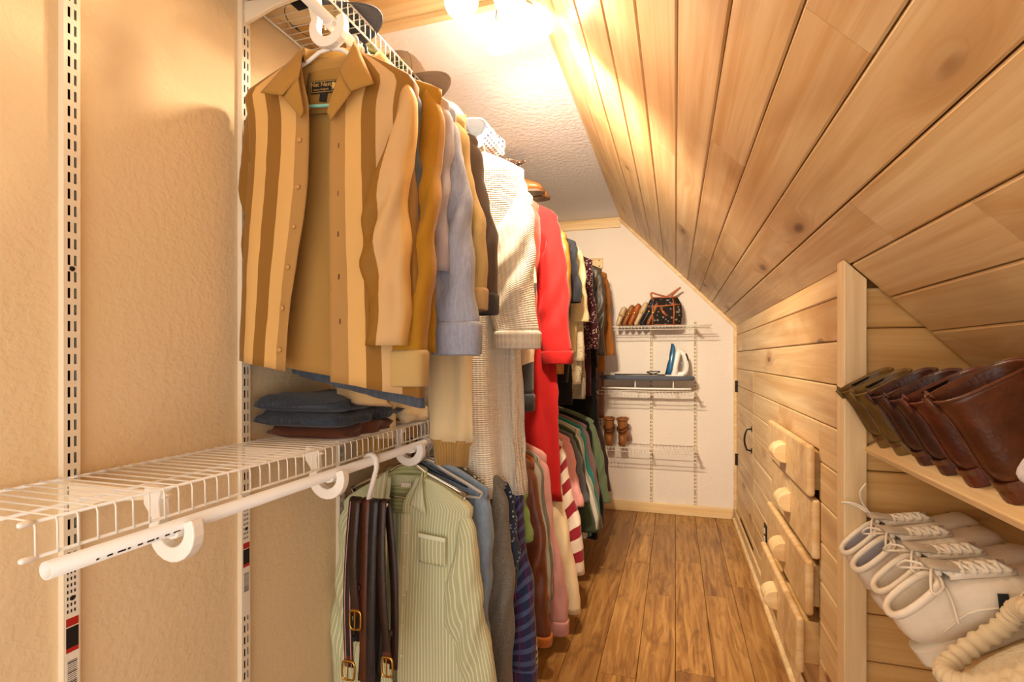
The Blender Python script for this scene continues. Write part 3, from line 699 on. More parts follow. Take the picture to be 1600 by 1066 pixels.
for s, ln, o_, fw in ((-1, .58, .026, .02), (1, .64, -.012, -.01)):
    R2, v2 = sleeve_rings(p1, s, ln, r0=.085, r1=.062, out=o_, fwd=fw, y0=.012 if s < 0 else -.036)
    loft_uv('sleeve', R2, M['camp_brown' if s < 0 else 'brown_sleeve'], True, .3, ln, s1, vv=v2)
fy = -.050
M['camp'] = fabric('fabric_camp_collar', 'A8803F', sheen=.1)
patch('collar', [(-.068, -.010, -.050), (-.146, fy - .014, -.185), (-.088, fy - .016, -.198), (-.052, fy - .004, -.150)], 'camp', s1, bulge=.010)
patch('collar', [(.068, -.010, -.050), (.142, fy - .014, -.188), (.086, fy - .016, -.202), (.050, fy - .004, -.150)], 'camp', s1, bulge=.010)
patch('lapel', [(-.054, fy - .006, -.150), (-.092, fy - .010, -.196), (-.046, fy - .006, -.250), (-.040, fy - .004, -.235)], 'camp', s1, bulge=.004)
patch('lapel', [(.052, fy - .006, -.150), (.086, fy - .010, -.200), (.030, fy - .006, -.262), (.020, fy - .004, -.240)], 'camp', s1, bulge=.004)
rr = [[(.066 * sin(a), .034 * cos(a) - .006, z - .01 * (1 - cos(a))) for a in [radians(-100 + 200 * j / 16) for j in range(17)]] for z in (-.078, -.055, -.042)]
loft_uv('collar_stand', rr, M['camp'], False, .3, .04, s1)
patch('yoke_facing', [(-.066, .018, -.066), (.066, .018, -.066), (.085, .018, -.205), (-.085, .018, -.205)], 'camp', s1, bulge=0)
lb = link('brand_label', mesh('brand_label', *box(-.037, .037, -.001, .001, -.0155, .0155), M['ink']), s1, (-.024, .012, -.142))
M['gold_print'] = plain('gold_print', 'D9B25C', .5)
text_mesh('lettering', 'Nat Nast', .0150, M['gold_print'], lb, (-.009, -.0014, .001), (pi / 2, 0, 0))
text_mesh('fine_lettering', 'Luxury Originals', .0062, M['gold_print'], lb, (-.009, -.0014, -.0085), (pi / 2, 0, 0))
lion = [(.016, -.113), (.019, -.111), (.018, -.107), (.015, -.105), (.018, -.103), (.017, -.098), (.020, -.095), (.023, -.098), (.026, -.097), (.024, -.101), (.027, -.103), (.023, -.105), (.025, -.111), (.022, -.113), (.021, -.109)]
obj('emblem', prism([((a - .0215) * 1.15 + .026, (b + .104) * 1.15) for a, b in lion], -.0018, -.0012), M['gold_print'], lb)
for e in (box(-.035, .035, -.0015, -.001, .0125, .0135), box(-.035, .035, -.0015, -.001, -.0135, -.0125), box(-.035, -.034, -.0015, -.001, -.0135, .0135), box(.034, .035, -.0015, -.001, -.0135, .0135)): obj('label_border', e, M['gold_print'], lb)
obj('size_tag', xf(box(-.009, .009, -.0012, .0012, -.022, 0), (-.026, .012, -.157), (0, .15, 0)), M['ink'], s1)
for k, i in enumerate((12, 17, 21, 25, 29, 33)):
    p_ = R1[i][2]; obj('button', xf(disc(.0062, .003), (p_[0] - .006, p_[1] - .002, p_[2]), (pi / 2, 0, 0)), M['button'], s1, True)
    q_ = R1[i][-3]
    if k < 5: obj('buttonhole', xf(box(-.0012, .0012, -.0015, .0015, -.006, .006), (q_[0] + .004, q_[1], q_[2] - .02)), M['leather_brown'], s1)
hanger('white plastic hanger with a mint bar carrying the striped camp shirt', (RX - .01, S1Y, RZU), S1R, M['plastic_white'], M['chrome'], .2, bz=.030, bmat=M['mint_plastic'])

# pale green striped dress shirt on the lower rod
op2 = lambda t: (-.050 - .012 * smooth(.1, .5, t) + .03 * smooth(.5, 1, t), -.002 + .035 * (1 - smooth(0, .12, t)) - .012 * smooth(.2, .8, t))
S2Y, S2R = 1.50, radians(4)
s2, R2_, p2 = open_shirt('dress_shirt', 'pale green striped dress shirt hanging open behind the belts', S2Y, 'L', RX - .025, S2R, ('mint', 'mint'), .222, .235, .76, op2, tilt=.0, tail=.03, fold=.010, freq=6, th=.038)
for s, ln, o_, fw in ((-1, .60, .022, -.01), (1, .62, .075, .01)):
    Rs, v2 = sleeve_rings(p2, s, ln, r0=.085, r1=.058, out=o_, fwd=fw, y0=-.012); loft_uv('sleeve', Rs, M['mint'], True, .3, ln, s2, vv=v2)
    e = Rs[-1]; c_ = tuple(sum(q[i] for q in e) / len(e) for i in range(3))
    loft_uv('cuff', [[(c_[0] + (q[0]-c_[0])*g, c_[1] + (q[1]-c_[1])*g, q[2] + z) for q in e] for g, z in ((1, .01), (1.08, 0), (1.05, -.055))], M['mint'], True, .25, .06, s2)
M['mint_light'] = fabric('fabric_mint_collar', 'D3D5AE', 'pin', 'ECEED6'); M['mint_in'] = fabric('fabric_mint_inside', 'A9AC76', 'hstripe', 'BFC290', sc=.12)
patch('collar', [(.058, -.01, -.052), (.068, -.046, -.072), (.088, -.056, -.175), (.030, -.048, -.150)], 'mint_light', s2, bulge=.008)
patch('collar', [(-.062, -.005, -.052), (-.098, -.040, -.085), (-.120, -.05, -.150), (-.064, -.044, -.165)], 'mint_light', s2, bulge=.008)
loft_uv('collar_stand', [[(.070 * sin(a), .036 * cos(a) - .006, z - .012 * (1 - cos(a))) for a in [radians(-110 + 220 * j / 16) for j in range(17)]] for z in (-.088, -.058, -.040)], M['mint_in'], False, .3, .04, s2)
patch('yoke_facing', [(-.070, .020, -.070), (.070, .020, -.070), (.062, .020, -.20), (-.062, .020, -.20)], 'mint_in', s2, bulge=0)
obj('neck_label', box(-.028, .008, .012, .014, -.112, -.098), M['sticker'], s2)
ribbon_mesh('placket', [(R2_[i][-1][0] + .014, R2_[i][-1][1] - .004, R2_[i][-1][2]) for i in range(7, 36)], .030, 'mint_light', s2)
for i in (10, 15, 19, 23, 27, 31, 34): obj('button', xf(disc(.0055, .003), (R2_[i][-1][0] + .014, R2_[i][-1][1] - .007, R2_[i][-1][2]), (pi/2, 0, 0)), M['button_w'], s2, True)
pk = patch('pocket', [(.062, -.050, -.235), (.150, -.046, -.245), (.148, -.046, -.335), (.062, -.050, -.325)], 'mint', s2, bulge=.006)
obj('pocket_hem', prism([(.061, -.234), (.151, -.244), (.151, -.256), (.061, -.246)], -.0545, -.0525), M['mint_light'], pk)
for o in s2.children: o.location.z -= .025
hanger('thin wire hanger carrying the pale green striped shirt', (RX - .025, S2Y, RZL), S2R, M['chrome'], M['chrome'], .2, 'hangers on the lower rod')
# ------------------------------------------------------------------ upper rod, from the camera to the end wall
Gm = garment
Gm('denim_jacket', 'dark slate denim jacket just behind the striped camp shirt', 'jacket', 1.165, 'denim_dark', L=.835, sw=.20, bw=.235, th=.018, sl=.5, so=.0, sr=(.06, .045), rot=-.14, tilt=-.04, fold=.008)
Gm('long_sleeve_shirt', 'mustard long-sleeve shirt hanging behind the striped camp shirt', 'shirt', 1.205, 'mustard', L=.74, sw=.235, bw=.24, th=.022, sl=.675, so=.0, sr=(.086, .058), cuff=('khaki', .075), fwd=-.075, collar='mustard', rot=-.05)
Gm('knit_top', 'lilac grey long-sleeve top beside the mustard shirt', 'shirt', 1.255, 'lilac', L=.66, sw=.232, bw=.22, th=.018, sl=.46, so=.012, sr=(.07, .05))
Gm('chambray_shirt', 'pale blue chambray shirt with its cuff swung into the aisle', 'shirt', 1.305, 'slateblue', L=.70, sw=.228, bw=.22, th=.022, sl=.600, so=.085, sr=(.085, .080), cuff=('slateblue', .075), collar='slateblue', fwd=-.04)
Gm('khaki_shirt', 'khaki shirt with short cuffed sleeves next to the chambray shirt', 'shirt', 1.365, 'khaki', L=.68, sw=.232, bw=.23, th=.022, sl=.50, so=.07, sr=(.075, .06), cuff=('khaki2', .05))
# cream trousers hung by the waist, cuffs down
def trousers(name, label, y, mat, cuffm, top=-.10, bot=-1.14, x=RX, rod='U', xs=(-.10, .165), rr=(.085, .07), group=None, cuffh=.07):
    SEED[0] += 1; zr = RZU if rod == 'U' else RZL; t = thing(name, label, 'trousers', (x, y, zr), (0, 0, 0), group or 'clothes on the upper rod')
    for xx in xs:
        r = random.Random(SEED[0] + int(xx * 100)); ph = [r.uniform(0, 6) for _ in range(3)]; R = []
        for i in range(20):
            q = i / 19; z = top + (bot + cuffh - top) * q; w = rr[0] + (rr[1] - rr[0]) * q; R.append([((.04 * (1 - q) * (-1 if xx > 0 else 1)) + xx + w * cos(a) * (1 + .05 * sin(4 * a + ph[0] + 3 * q)), w * .38 * sin(a) + .006 * sin(5 * a + ph[1] + 6 * q) + wrinkle(xx + w * cos(a), sin(a) * .05, z, SEED[0], .016), z) for a in [2*pi*j/26 for j in range(26)]])
        loft_uv('leg', R, M[mat], True, .4, top - bot, t); e = R[-1]
        loft_uv('cuff', [[(xx + (q_[0]-xx) * g, q_[1] * g, e[0][2] + z) for q_ in e] for g, z in ((1, .006), (1.0, 0), (.86, -.012), (.78, -cuffh))], M[cuffm], True, .3, cuffh, t)
    loft_uv('waist', [[(.17 * cos(a), .035 * sin(a), z) for a in [2*pi*j/26 for j in range(26)]] for z in (top + .02, top - .03, top - .07)], M[mat], True, .5, .1, t)
    hanger('tan clip hanger carrying the ' + label.split(' with ')[0], (x, y, zr), 0, M['plastic_tan'], M['chrome'], .17, 'hangers on the upper rod'); return t
trousers('sweatpants', 'cream sweatpants with ribbed tan cuffs hanging past the lower rod', 1.425, 'cream', 'gold_rib')
Gm('taupe_shirt', 'dark taupe shirt between the cream sweatpants and the waffle robe', 'shirt', 1.50, 'taupe', L=.66, sw=.222, bw=.22, th=.022, sl=.50, so=.065, sr=(.07, .055), cuff=('charcoal', .05))
Gm('bathrobe', 'white waffle bathrobe with a wide sleeve, longest pale garment', 'bathrobe', 1.745, 'waffle', x=RX + .055, L=1.24, sw=.23, bw=.205, th=.05, sl=.60, so=.03, sr=(.115, .098), cuff=('waffle', .05), collar='waffle', lean=.05, fold=.034, freq=6, wr=.022, fwd=-.055, rot=.22, hmat='plastic_white')
Gm('shirt', 'blue-grey short-sleeve shirt beside the waffle bathrobe', 'shirt', 1.96, 'steelblue', L=.70, sw=.235, bw=.23, th=.025, sl=.46, so=.04, sr=(.085, .07), collar='steelblue')
Gm('rugby_sweatshirt', 'charcoal sweatshirt with cream bands on its long sleeve', 'sweatshirt', 2.08, 'rugby', L=.80, sw=.235, bw=.235, th=.03, sl=.84, so=.01, sr=(.085, .07), cuff=('charcoal', .06), collar='charcoal', sleeve_mat='rugby')
Gm('orange_shirt', 'orange red shirt pressed against the long red robe', 'shirt', 2.20, 'orange_red', L=.80, sw=.225, bw=.22, th=.025, sl=.62, so=.01, sr=(.08, .06), collar='orange_red')
Gm('red_robe', 'long bright red robe with a gathered cuff', 'robe', 2.37, 'red', x=RX + .05, L=1.42, sw=.225, bw=.205, th=.05, sl=.66, so=.04, sr=(.105, .085), cuff=('red', .05), collar='red', lean=.05, fold=.030, freq=5, wr=.022, fwd=-.03, rot=.1)
Gm('cardigan', 'golden ribbed cardigan beside the red robe', 'cardigan', 2.62, 'gold_rib2', L=.80, sw=.235, bw=.23, th=.03, sl=.60, so=.02, sr=(.085, .065), collar='gold_rib2')
Gm('suede_jacket', 'mustard tan jacket hanging behind the golden cardigan', 'jacket', 2.78, 'tan_jacket', L=.84, sw=.24, bw=.24, th=.04, sl=.64, so=.03, sr=(.09, .07), cuff=('tan_jacket', .06))
Gm('tee_shirt', 'dark navy short-sleeve tee among the far upper clothes', 'shirt', 3.0, 'navy', L=.70, sw=.25, bw=.23, th=.03, sl=.36, so=.03, sr=(.10, .095))
Gm('black_blouse', 'black blouse peeking out below the navy tee', 'shirt', 2.92, 'black', L=1.02, sw=.22, bw=.25, th=.03, sl=.82, so=.0, sr=(.07, .05))
Gm('yellow_shirt', 'pale yellow short-sleeve shirt among the far upper clothes', 'shirt', 3.18, 'paleyellow', L=.72, sw=.25, bw=.23, th=.03, sl=.46, so=.05, sr=(.10, .095), collar='paleyellow')
Gm('cream_blouse', 'cream speckled blouse below the pale yellow shirt', 'shirt', 3.27, 'pale_print', L=.92, sw=.235, bw=.25, th=.03, sl=.70, so=.02, sr=(.09, .075))
Gm('satin_dress', 'grey green satin dress ending above the far lower hangers', 'dress', 3.40, 'satin', L=1.02, sw=.22, bw=.25, th=.035, sl=.4, so=.0, sr=(.07, .06))
Gm('printed_cardigan', 'burgundy cardigan with white speckled print', 'cardigan', 3.58, 'burgundy', L=.76, sw=.25, bw=.23, th=.035, sl=.62, so=.05, sr=(.085, .075))
Gm('wine_dress', 'dark wine coloured dress hanging low behind the speckled cardigan', 'dress', 3.68, 'wine', L=1.02, sw=.22, bw=.25, th=.03, sl=0)
Gm('velvet_dress', 'long black velvet dress reaching down among the far clothes', 'dress', 3.80, 'velvet', L=1.50, sw=.225, bw=.27, th=.05, sl=.75, so=.03, sr=(.085, .07), lean=.02)
Gm('leather_jacket', 'dark olive leather jacket beside the tan suede coat', 'jacket', 3.98, 'olive_leather', x=RX + .02, L=.92, sw=.25, bw=.23, th=.05, sl=.66, so=.03, sr=(.095, .075), collar='olive_leather')
Gm('suede_coat', 'tan suede coat nearest the end wall', 'coat', 4.22, 'suede', x=RX + .03, L=.86, sw=.25, bw=.24, th=.05, sl=.66, so=.06, sr=(.09, .088))
Gm('brown_coat', 'long brown coat hanging in the corner by the end wall', 'coat', 4.36, 'leather_brown', L=1.25, sw=.24, bw=.25, th=.04, sl=.6, so=.02)
# ------------------------------------------------------------------ lower rod
L_ = dict(rod='L')
Gm('denim_shirt', 'blue denim shirt behind the pale green shirt', 'shirt', 1.60, 'denim', L=.74, sw=.215, bw=.22, th=.022, sl=.62, so=.02, **L_, hmat='plastic_grey')
Gm('weave_top', 'black and cream woven top whose shoulder shows among the hangers', 'shirt', 1.65, 'weave', L=.68, sw=.19, bw=.2, th=.018, sl=.4, so=.0, sr=(.06, .05), **L_, hmat='plastic_grey')
Gm('grey_sweater', 'grey heathered sweater between denim shirt and plaid shirt', 'sweater', 1.72, 'grey_heather', L=.80, sw=.235, bw=.24, th=.03, sl=.74, so=.035, sr=(.085, .07), **L_, hmat='plastic_white')
Gm('argyle_sweater', 'navy patterned knit with a rounded shoulder', 'sweater', 1.79, 'argyle', L=.74, sw=.24, bw=.24, th=.03, sl=.40, so=.02, sr=(.09, .08), **L_)
Gm('plaid_shirt', 'navy and purple plaid shirt with a long sleeve', 'shirt', 1.86, 'plaid', L=.78, sw=.245, bw=.25, th=.03, sl=.72, so=.05, sr=(.088, .066), cuff=('plaid', .06), lean=.03, **L_)
Gm('green_tee', 'leaf green tee beside the plaid shirt', 'shirt', 1.95, 'green', L=.80, sw=.235, bw=.25, th=.025, sl=.28, so=.03, sr=(.095, .09), lean=.02, **L_)
Gm('leather_coat', 'dark brown leather coat under the bathrobe hem', 'coat', 2.06, 'leather_brown', L=.80, sw=.245, bw=.26, th=.035, sl=.70, so=.05, sr=(.09, .07), cuff=('orange_lining', .03), lean=.05, **L_)
Gm('vest', 'rust orange vest edge beside the brown leather coat', 'vest', 2.12, 'orange_lining', L=.66, sw=.24, bw=.26, th=.02, sl=0, lean=.05, **L_)
Gm('grey_striped_shirt', 'grey striped shirt beside the dusty pink shirt', 'shirt', 2.18, 'grey_stripe', L=.74, sw=.245, bw=.26, th=.025, sl=.6, so=.03, lean=.05, **L_)
Gm('pink_shirt', 'dusty pink long-sleeve shirt under the red robe', 'shirt', 2.27, 'pink', L=.80, sw=.245, bw=.265, th=.03, sl=.74, so=.07, sr=(.085, .065), cuff=('pink', .05), lean=.06, **L_)
Gm('ivory_cardigan', 'ivory cardigan with a drooping sleeve under the red robe', 'cardigan', 2.42, 'ivory', L=.82, sw=.25, bw=.27, th=.04, sl=.76, so=.09, sr=(.09, .075), lean=.07, **L_)
Gm('striped_sweater', 'white sweater with dark red stripes', 'sweater', 2.62, 'red_stripe', L=.78, sw=.25, bw=.27, th=.035, sl=.66, so=.08, sr=(.085, .075), lean=.06, **L_)
Gm('pink_tee', 'bright pink tee with short sleeve below the red robe', 'shirt', 2.76, 'pink_tee', L=.66, sw=.25, bw=.26, th=.03, sl=.36, so=.06, sr=(.10, .10), lean=.05, **L_)
Gm('slate_tee', 'slate grey tee among the far lower clothes', 'shirt', 2.86, 'slate', L=.70, sw=.255, bw=.26, th=.025, sl=.36, so=.07, sr=(.09, .085), lean=.05, **L_)
Gm('forest_top', 'dark forest green top among the far lower clothes', 'shirt', 2.97, 'forest', L=.80, sw=.255, bw=.26, th=.025, sl=.56, so=.08, sr=(.085, .075), lean=.06, **L_)
Gm('silver_striped_top', 'silver and white striped top among the far lower clothes', 'shirt', 3.09, 'silver_stripe', L=.72, sw=.255, bw=.26, th=.025, sl=.58, so=.08, sr=(.08, .07), lean=.06, **L_)
Gm('teal_top', 'teal top hanging beside the silver striped top', 'shirt', 3.19, 'teal', L=.74, sw=.26, bw=.26, th=.025, sl=.62, so=.07, sr=(.08, .07), lean=.06, **L_)
Gm('mauve_top', 'mauve long-sleeve top beside the teal top', 'shirt', 3.30, 'mauve', L=.76, sw=.26, bw=.26, th=.025, sl=.64, so=.07, sr=(.08, .07), lean=.06, **L_)
Gm('black_long_sleeve_shirt', 'black top between the mauve and sage tops', 'shirt', 3.44, 'black', L=.84, sw=.26, bw=.27, th=.03, sl=.66, so=.06, sr=(.08, .07), lean=.06, **L_)
Gm('sage_top', 'sage green long-sleeve top at the far end of the lower rod', 'shirt', 3.60, 'sage', L=.66, sw=.26, bw=.26, th=.03, sl=.56, so=.09, sr=(.085, .08), lean=.05, **L_)
Gm('dark_trimmed_top', 'dark top with a reddish shade, last on the lower rod', 'shirt', 3.84, 'dark_trim', L=.72, sw=.26, bw=.26, th=.03, sl=.54, so=.07, sr=(.085, .075), lean=.04, **L_)
Gm('checked_shirt', 'white checked shirt showing a cuff near the floor', 'shirt', 1.90, 'white_check', L=.74, sw=.22, bw=.23, th=.02, sl=.80, so=.075, sr=(.07, .05), lean=.02, **L_)
hanger('empty navy plastic hanger on the lower rod beside the green shirt', (RX - .03, 1.545, RZL), .25, M['plastic_navy'], None, .2, 'hangers on the lower rod')
hanger('empty grey plastic hanger on the lower rod behind the green shirt', (RX, 1.575, RZL), -.1, M['plastic_grey'], None, .215, 'hangers on the lower rod')

# ------------------------------------------------------------------ belts on a white hook hanger
bh = thing('belt_hanger', 'white plastic belt hanger hooked on the lower rod', 'hanger', (RX, 1.25, RZL))
hk = [(-.0185 * cos(radians(a)), 0, .0185 * sin(radians(a))) for a in range(-30, 181, 15)] + [(.018, 0, -.02), (.006, 0, -.06), (-.006, 0, -.105)]
obj('hook', tube(hk, .0065, 8, flat=1.3), M['plastic_white'], bh, True)
obj('crossbar', tube([(-.058, 0, -.128), (-.03, 0, -.112), (0, 0, -.106), (.03, 0, -.110), (.052, 0, -.118)], .0055, 8), M['plastic_white'], bh, True)
def lea(name, c, c2): M[name] = fabric('leather_' + name, c, 'leather', c2, rough=.4)
lea('belt_black', '1E1B1E', '2B262A'); lea('belt_brown', '4A2313', '5E2F1A'); lea('belt_dark', '2A1A14', '3A241A'); lea('belt_tan', '7A4522', '8E5429')
def belt(label, x, y, mat, w, lenf, lenb, stitch=None, buckle='brass', yaw=0):
    """a belt folded over the bar: a front strap and a back strap"""
    t = thing('belt', label, 'belt', (RX + x, y, RZL - .112), (0, yaw, yaw), 'belts on the belt hanger'); r = random.Random(x)
    pts = []; n = 16
    for i in range(n + 1): q = i / n; pts.append((.012 * sin(2.2 * q + x * 60) * q, -.012 - .012 * sin(pi * q) , -lenf * (1 - q) if False else -lenf + lenf * q))
    pts = [(p[0] * (1 - i / n), p[1], p[2]) for i, p in enumerate(pts)]
    top = [(0, -.010, .004), (0, -.004, .0085), (0, .004, .0085), (0, .010, .004)]
    bk = [(.010 * sin(3 * q / n) , .012 + .004 * sin(pi * q / n), -lenb * q / n) for q in range(n + 1)]
    P = pts + top + bk
    ribbon_mesh('strap', P, w, mat, t, .0035)
    if stitch:
        for s in (-1, 1): ribbon_mesh('stitching', [(p[0] + s * w * .30, p[1] - .0024, p[2]) for p in pts], .0022, stitch, t, .0006)
    e = pts[0]; z = e[2]
    obj('belt_keeper', box(e[0] - w * .62, e[0] + w * .62, e[1] - .006, e[1] + .006, z + .075, z + .088), M[mat], t)
    fr = [(e[0] + w * .72 * sgn(cos(a)) * abs(cos(a)) ** .45, e[1] - .004, z - .008 + .026 * sgn(sin(a)) * abs(sin(a)) ** .45) for a in [2*pi*j/20 for j in range(20)]]
    b = obj('buckle', tube(fr, .0032, 6, True), M[buckle], t, True)
    obj('prong', bar((e[0], e[1] - .006, z + .016), (e[0], e[1] - .008, z - .034), .0022, 6), M[buckle], b)
    obj('tip', prism([(e[0] - w/2, z + .06), (e[0] - w/2, z + .012), (e[0] + w/2, z + .012), (e[0] + w/2, z + .06)], e[1] - .0045, e[1] - .002), M['belt_brown'], t)
    return t
belt('black belt with pale double stitching, leftmost of the hanging belts', -.047, 1.250, 'belt_black', .027, .46, .40, 'pink_tee', yaw=.03)
belt('narrow dark brown belt with a brass buckle at mid height', -.030, 1.238, 'belt_dark', .024, .31, .50, None, 'brass')
belt('wide brown leather belt hanging low in the middle', -.008, 1.252, 'belt_brown', .028, .56, .52)
belt('smooth black belt beside the wide brown belt', .020, 1.248, 'belt_black', .026, .60, .5, None, 'chrome', yaw=.02)
belt('dark brown belt with a reddish tip and square brass buckle, rightmost', .043, 1.252, 'belt_dark', .024, .43, .46, None, yaw=-.04)

# ------------------------------------------------------------------ folded stacks on the lower shelf
def folded(name, label, loc, w, d, h, mat, rotz=0, group=None, rows=1, fringe=0):
    SEED[0] += 1; r = random.Random(SEED[0]); ph = [r.uniform(0, 6) for _ in range(6)]
    t = thing(name, label, 'folded clothes', loc, (0, 0, rotz), group)
    hh = h / rows
    for k in range(rows):
        R = []; n = 30
        for i in range(15):
            q = i / 14; y = -d / 2 + d * q; e = (1 - abs(2 * q - 1) ** 6) ** .4 if 0 < q < 1 else .25
            ring = []
            for j in range(n):
                a = 2 * pi * j / n; cx = sgn(cos(a)) * abs(cos(a)) ** .35; cz = sgn(sin(a)) * abs(sin(a)) ** .7
                wob = .007 * sin(3 * y * 20 + ph[0] + k) + .006 * sin(5 * a + ph[1] + 4 * q) + .004 * sin(11 * q + ph[2])
                wob += wrinkle(cx * .2 + k, y * 1.5, cz * .1, SEED[0], .012)
                ring.append((cx * (w / 2 + wob) , y + .004 * sin(4 * a + ph[3]), max(.001, hh * k + hh * .5 + cz * hh * .55 * max(e, .35) + (.004 * sin(9 * q + 2 * a + ph[4]) + wrinkle(y * 1.3, cx * .1 + k, cz * .1, SEED[0] + 2, .012)) * (1 if cz > 0 else 0))))
            R.append(ring)
        V, F = rings(R, True, True, True); o = link('fold', mesh('fold', V, F, M[mat], True), t)
    return t
lea('sk', '4A2114', '5C2C1A')
folded('folded_trousers', 'rust brown trousers folded flat on the lower wire shelf', (XL + .145, 1.30, ZLOW + .003), .23, .34, .035, 'brown', .1, 'clothes folded on the lower wire shelf')
folded('folded_jeans', 'dark blue jeans folded on top of the brown trousers', (XL + .14, 1.28, ZLOW + .038), .25, .38, .080, 'jeans', .06, 'clothes folded on the lower wire shelf', rows=2)
folded('folded_fleece', 'cream fleece folded at the far end of the lower wire shelf', (XL + .16, 1.57, ZLOW + .003), .2, .16, .06, 'ivory', 0, 'clothes folded on the lower wire shelf')
kt = thing('khaki_trousers', 'khaki trousers folded over a hanger, loop showing below the camp shirt', 'trousers', (RX + .0, 1.185, RZU), (0, 0, -.1), 'clothes on the upper rod')
pts = [(0, .012 * (1 if i < 12 else -1), -.17 - .06 * i if i < 12 else 0) for i in range(12)]
path = [(0, .010, -.18 - .063 * i) for i in range(12)] + [(0, .020, -.92), (0, .012, -.945), (0, -.004, -.935), (0, -.006, -.90)] + [(0, -.006, -.88 + .063 * i) for i in range(12)]
ribbon_mesh('folded_leg', [(p[0] + .02, p[1], p[2]) for p in path], .16, 'khaki2', kt, .006)
hanger('white plastic hanger inside the folded khaki trousers', (RX, 1.185, RZU), -.1, M['plastic_white'], M['chrome'], .17)
# ------------------------------------------------------------------ shoes
lea('olive', '5E4622', '7D6431'); lea('dkbrown', '351A14', '4E2A22'); lea('boot', '47220F', '65361C'); lea('redbrown', '471D11', '652C1A'); lea('tanboot', '8A5528', '9C6532'); lea('sole', '6E4524', '5C3718')
lea('bagred', 'A5572E', 'B4652F'); lea('white_lea', 'E8DCC8', 'EFE6D6')
M['lining'] = plain('tan_lining', 'A0703E', .8, .1); M['grey_lining'] = fabric('fabric_grey_lining', 'B9B4BA'); M['rubber'] = plain('white_rubber', 'E9DFCC', .6, .3); M['lace'] = fabric('fabric_lace', 'F0E7D6')
def interp(P, n):
    """resample a polyline of tuples smoothly (catmull-rom)"""
    out = []; m = len(P) - 1
    for i in range(n):
        f = i / (n - 1) * m; k = min(int(f), m - 1); t = f - k
        p0, p1, p2, p3 = P[max(k - 1, 0)], P[k], P[k + 1], P[min(k + 2, m)]
        out.append(tuple(.5 * (2 * b + (c - a) * t + (2 * a - 5 * b + 4 * c - d) * t * t + (3 * b - a - 3 * c + d) * t ** 3) for a, b, c, d in zip(p0, p1, p2, p3)))
    return out
def upper(P, Q, Wd, n=26, m=24, pw=.8):
    P, Q, Wd = interp(P, m), interp(Q, m), interp([(w,) for w in Wd], m); R = []
    for p, q, (w,) in zip(P, Q, Wd):
        c = ((p[0] + q[0]) / 2, (p[1] + q[1]) / 2); a = ((p[0] - q[0]) / 2, (p[1] - q[1]) / 2)
        R.append([(c[0] + a[0] * sgn(cos(t)) * abs(cos(t)) ** pw, w * sgn(sin(t)) * abs(sin(t)) ** pw, c[1] + a[1] * sgn(cos(t)) * abs(cos(t)) ** pw) for t in [2*pi*j/n for j in range(n)]])
    return R
def sole_outline(L, w, n=40, inset=0):
    pts = []
    for j in range(n):
        a = 2 * pi * j / n; x = L / 2 + (L / 2 - inset) * cos(a); q = x / L
        ww = w * (.84 + .16 * smooth(.25, .75, q)) * (1 - .12 * sin(pi * q) ** 6) - inset
        pts.append((x, ww * sgn(sin(a)) * abs(sin(a)) ** .65))
    return pts
def rim(R, r, n=6): return tube(R[-1], r, n, True)
def boot(label, y, mat, xs=.0, zf=1.042, sc=1., tall=.135, gusset=None, tabs=True, slide=.022, group='leather boots on the upper shoe shelf', lie=0):
    t = thing('ankle_boot', label, 'boot', (.498 + slide * cos(TB) - .010 * sc * sin(TB), y, zf + slide * sin(TB) + .0125 * sc), (0, -TB, 0), group); t.scale = (sc,) * 3
    h = tall
    P = [(.292, .030), (.285, .048), (.262, .064), (.225, .075), (.185, .090), (.150, .108), (.128, .125), (.120, .03 + h * .86), (.122, .03 + h)]
    Q = [(.294, .024), (.280, .019), (.240, .017), (.190, .017), (.120, .019), (.045, .016), (-.001, .028), (-.004, .03 + h * .66), (-.012, .03 + h * .98)]
    Wd = [.012, .030, .043, .048, .046, .042, .040, .043, .049]
    R = upper(P, Q, Wd, pw=.6); u = solidify(link('upper', mesh('upper', *rings(R, True, True), [M[mat], M['lining']], True), t), .003)
    o = obj('top_binding', rim(R, .0028), M[mat], t, True)
    ol = sole_outline(.30, .050); obj('sole', rings([[(x - .004, yy, z) for x, yy in ol] for z in (.010, .020)], True, True, True), M['sole'], t)
    hb = [(x, yy) for x, yy in sole_outline(.30, .047) if x < .082]; hb = sorted(hb, key=lambda p: math.atan2(p[1], p[0] - .04))
    obj('heel', prism([(x - .002, yy * 1.12) for x, yy in hb], -.012, .022, 'z'), M[mat], t)
    if gusset:
        for s in (-1, 1):
            g = [(.045, s * .044, .075), (.082, s * .0455, .075), (.088, s * .050, .03 + h * .97), (.030, s * .050, .03 + h * .97)]
            v = [tuple(p) for p in g] + [(p[0], p[1] - s * .006, p[2]) for p in g]
            obj('elastic_gusset', (v, [(0, 1, 2, 3), (7, 6, 5, 4), (0, 4, 5, 1), (1, 5, 6, 2), (2, 6, 7, 3), (3, 7, 4, 0)]), M[gusset], t)
    if tabs: obj('pull_tab', tube([(-.013, 0, .01 + h), (-.018, 0, .035 + h), (-.012, 0, .043 + h), (-.006, 0, .03 + h)], .004, 6, flat=2.2), M[mat], t, True)
    # seam up the back and across the vamp
    obj('back_seam', tube([(R[i][13][0] - .001, 0, R[i][13][2]) for i in range(17, 24)], .0022, 6), M[mat], t, True)
    return t
boot('olive brown chelsea boot farthest from the camera', 1.60, 'olive', gusset='black', sc=.98)
boot('olive brown chelsea boot, second from the pine post', 1.49, 'olive', gusset='black', sc=.98)
boot('dark brown ankle boot third from the pine post', 1.365, 'dkbrown', sc=1.0)
boot('dark brown ankle boot fourth from the pine post', 1.265, 'dkbrown', sc=1.0)
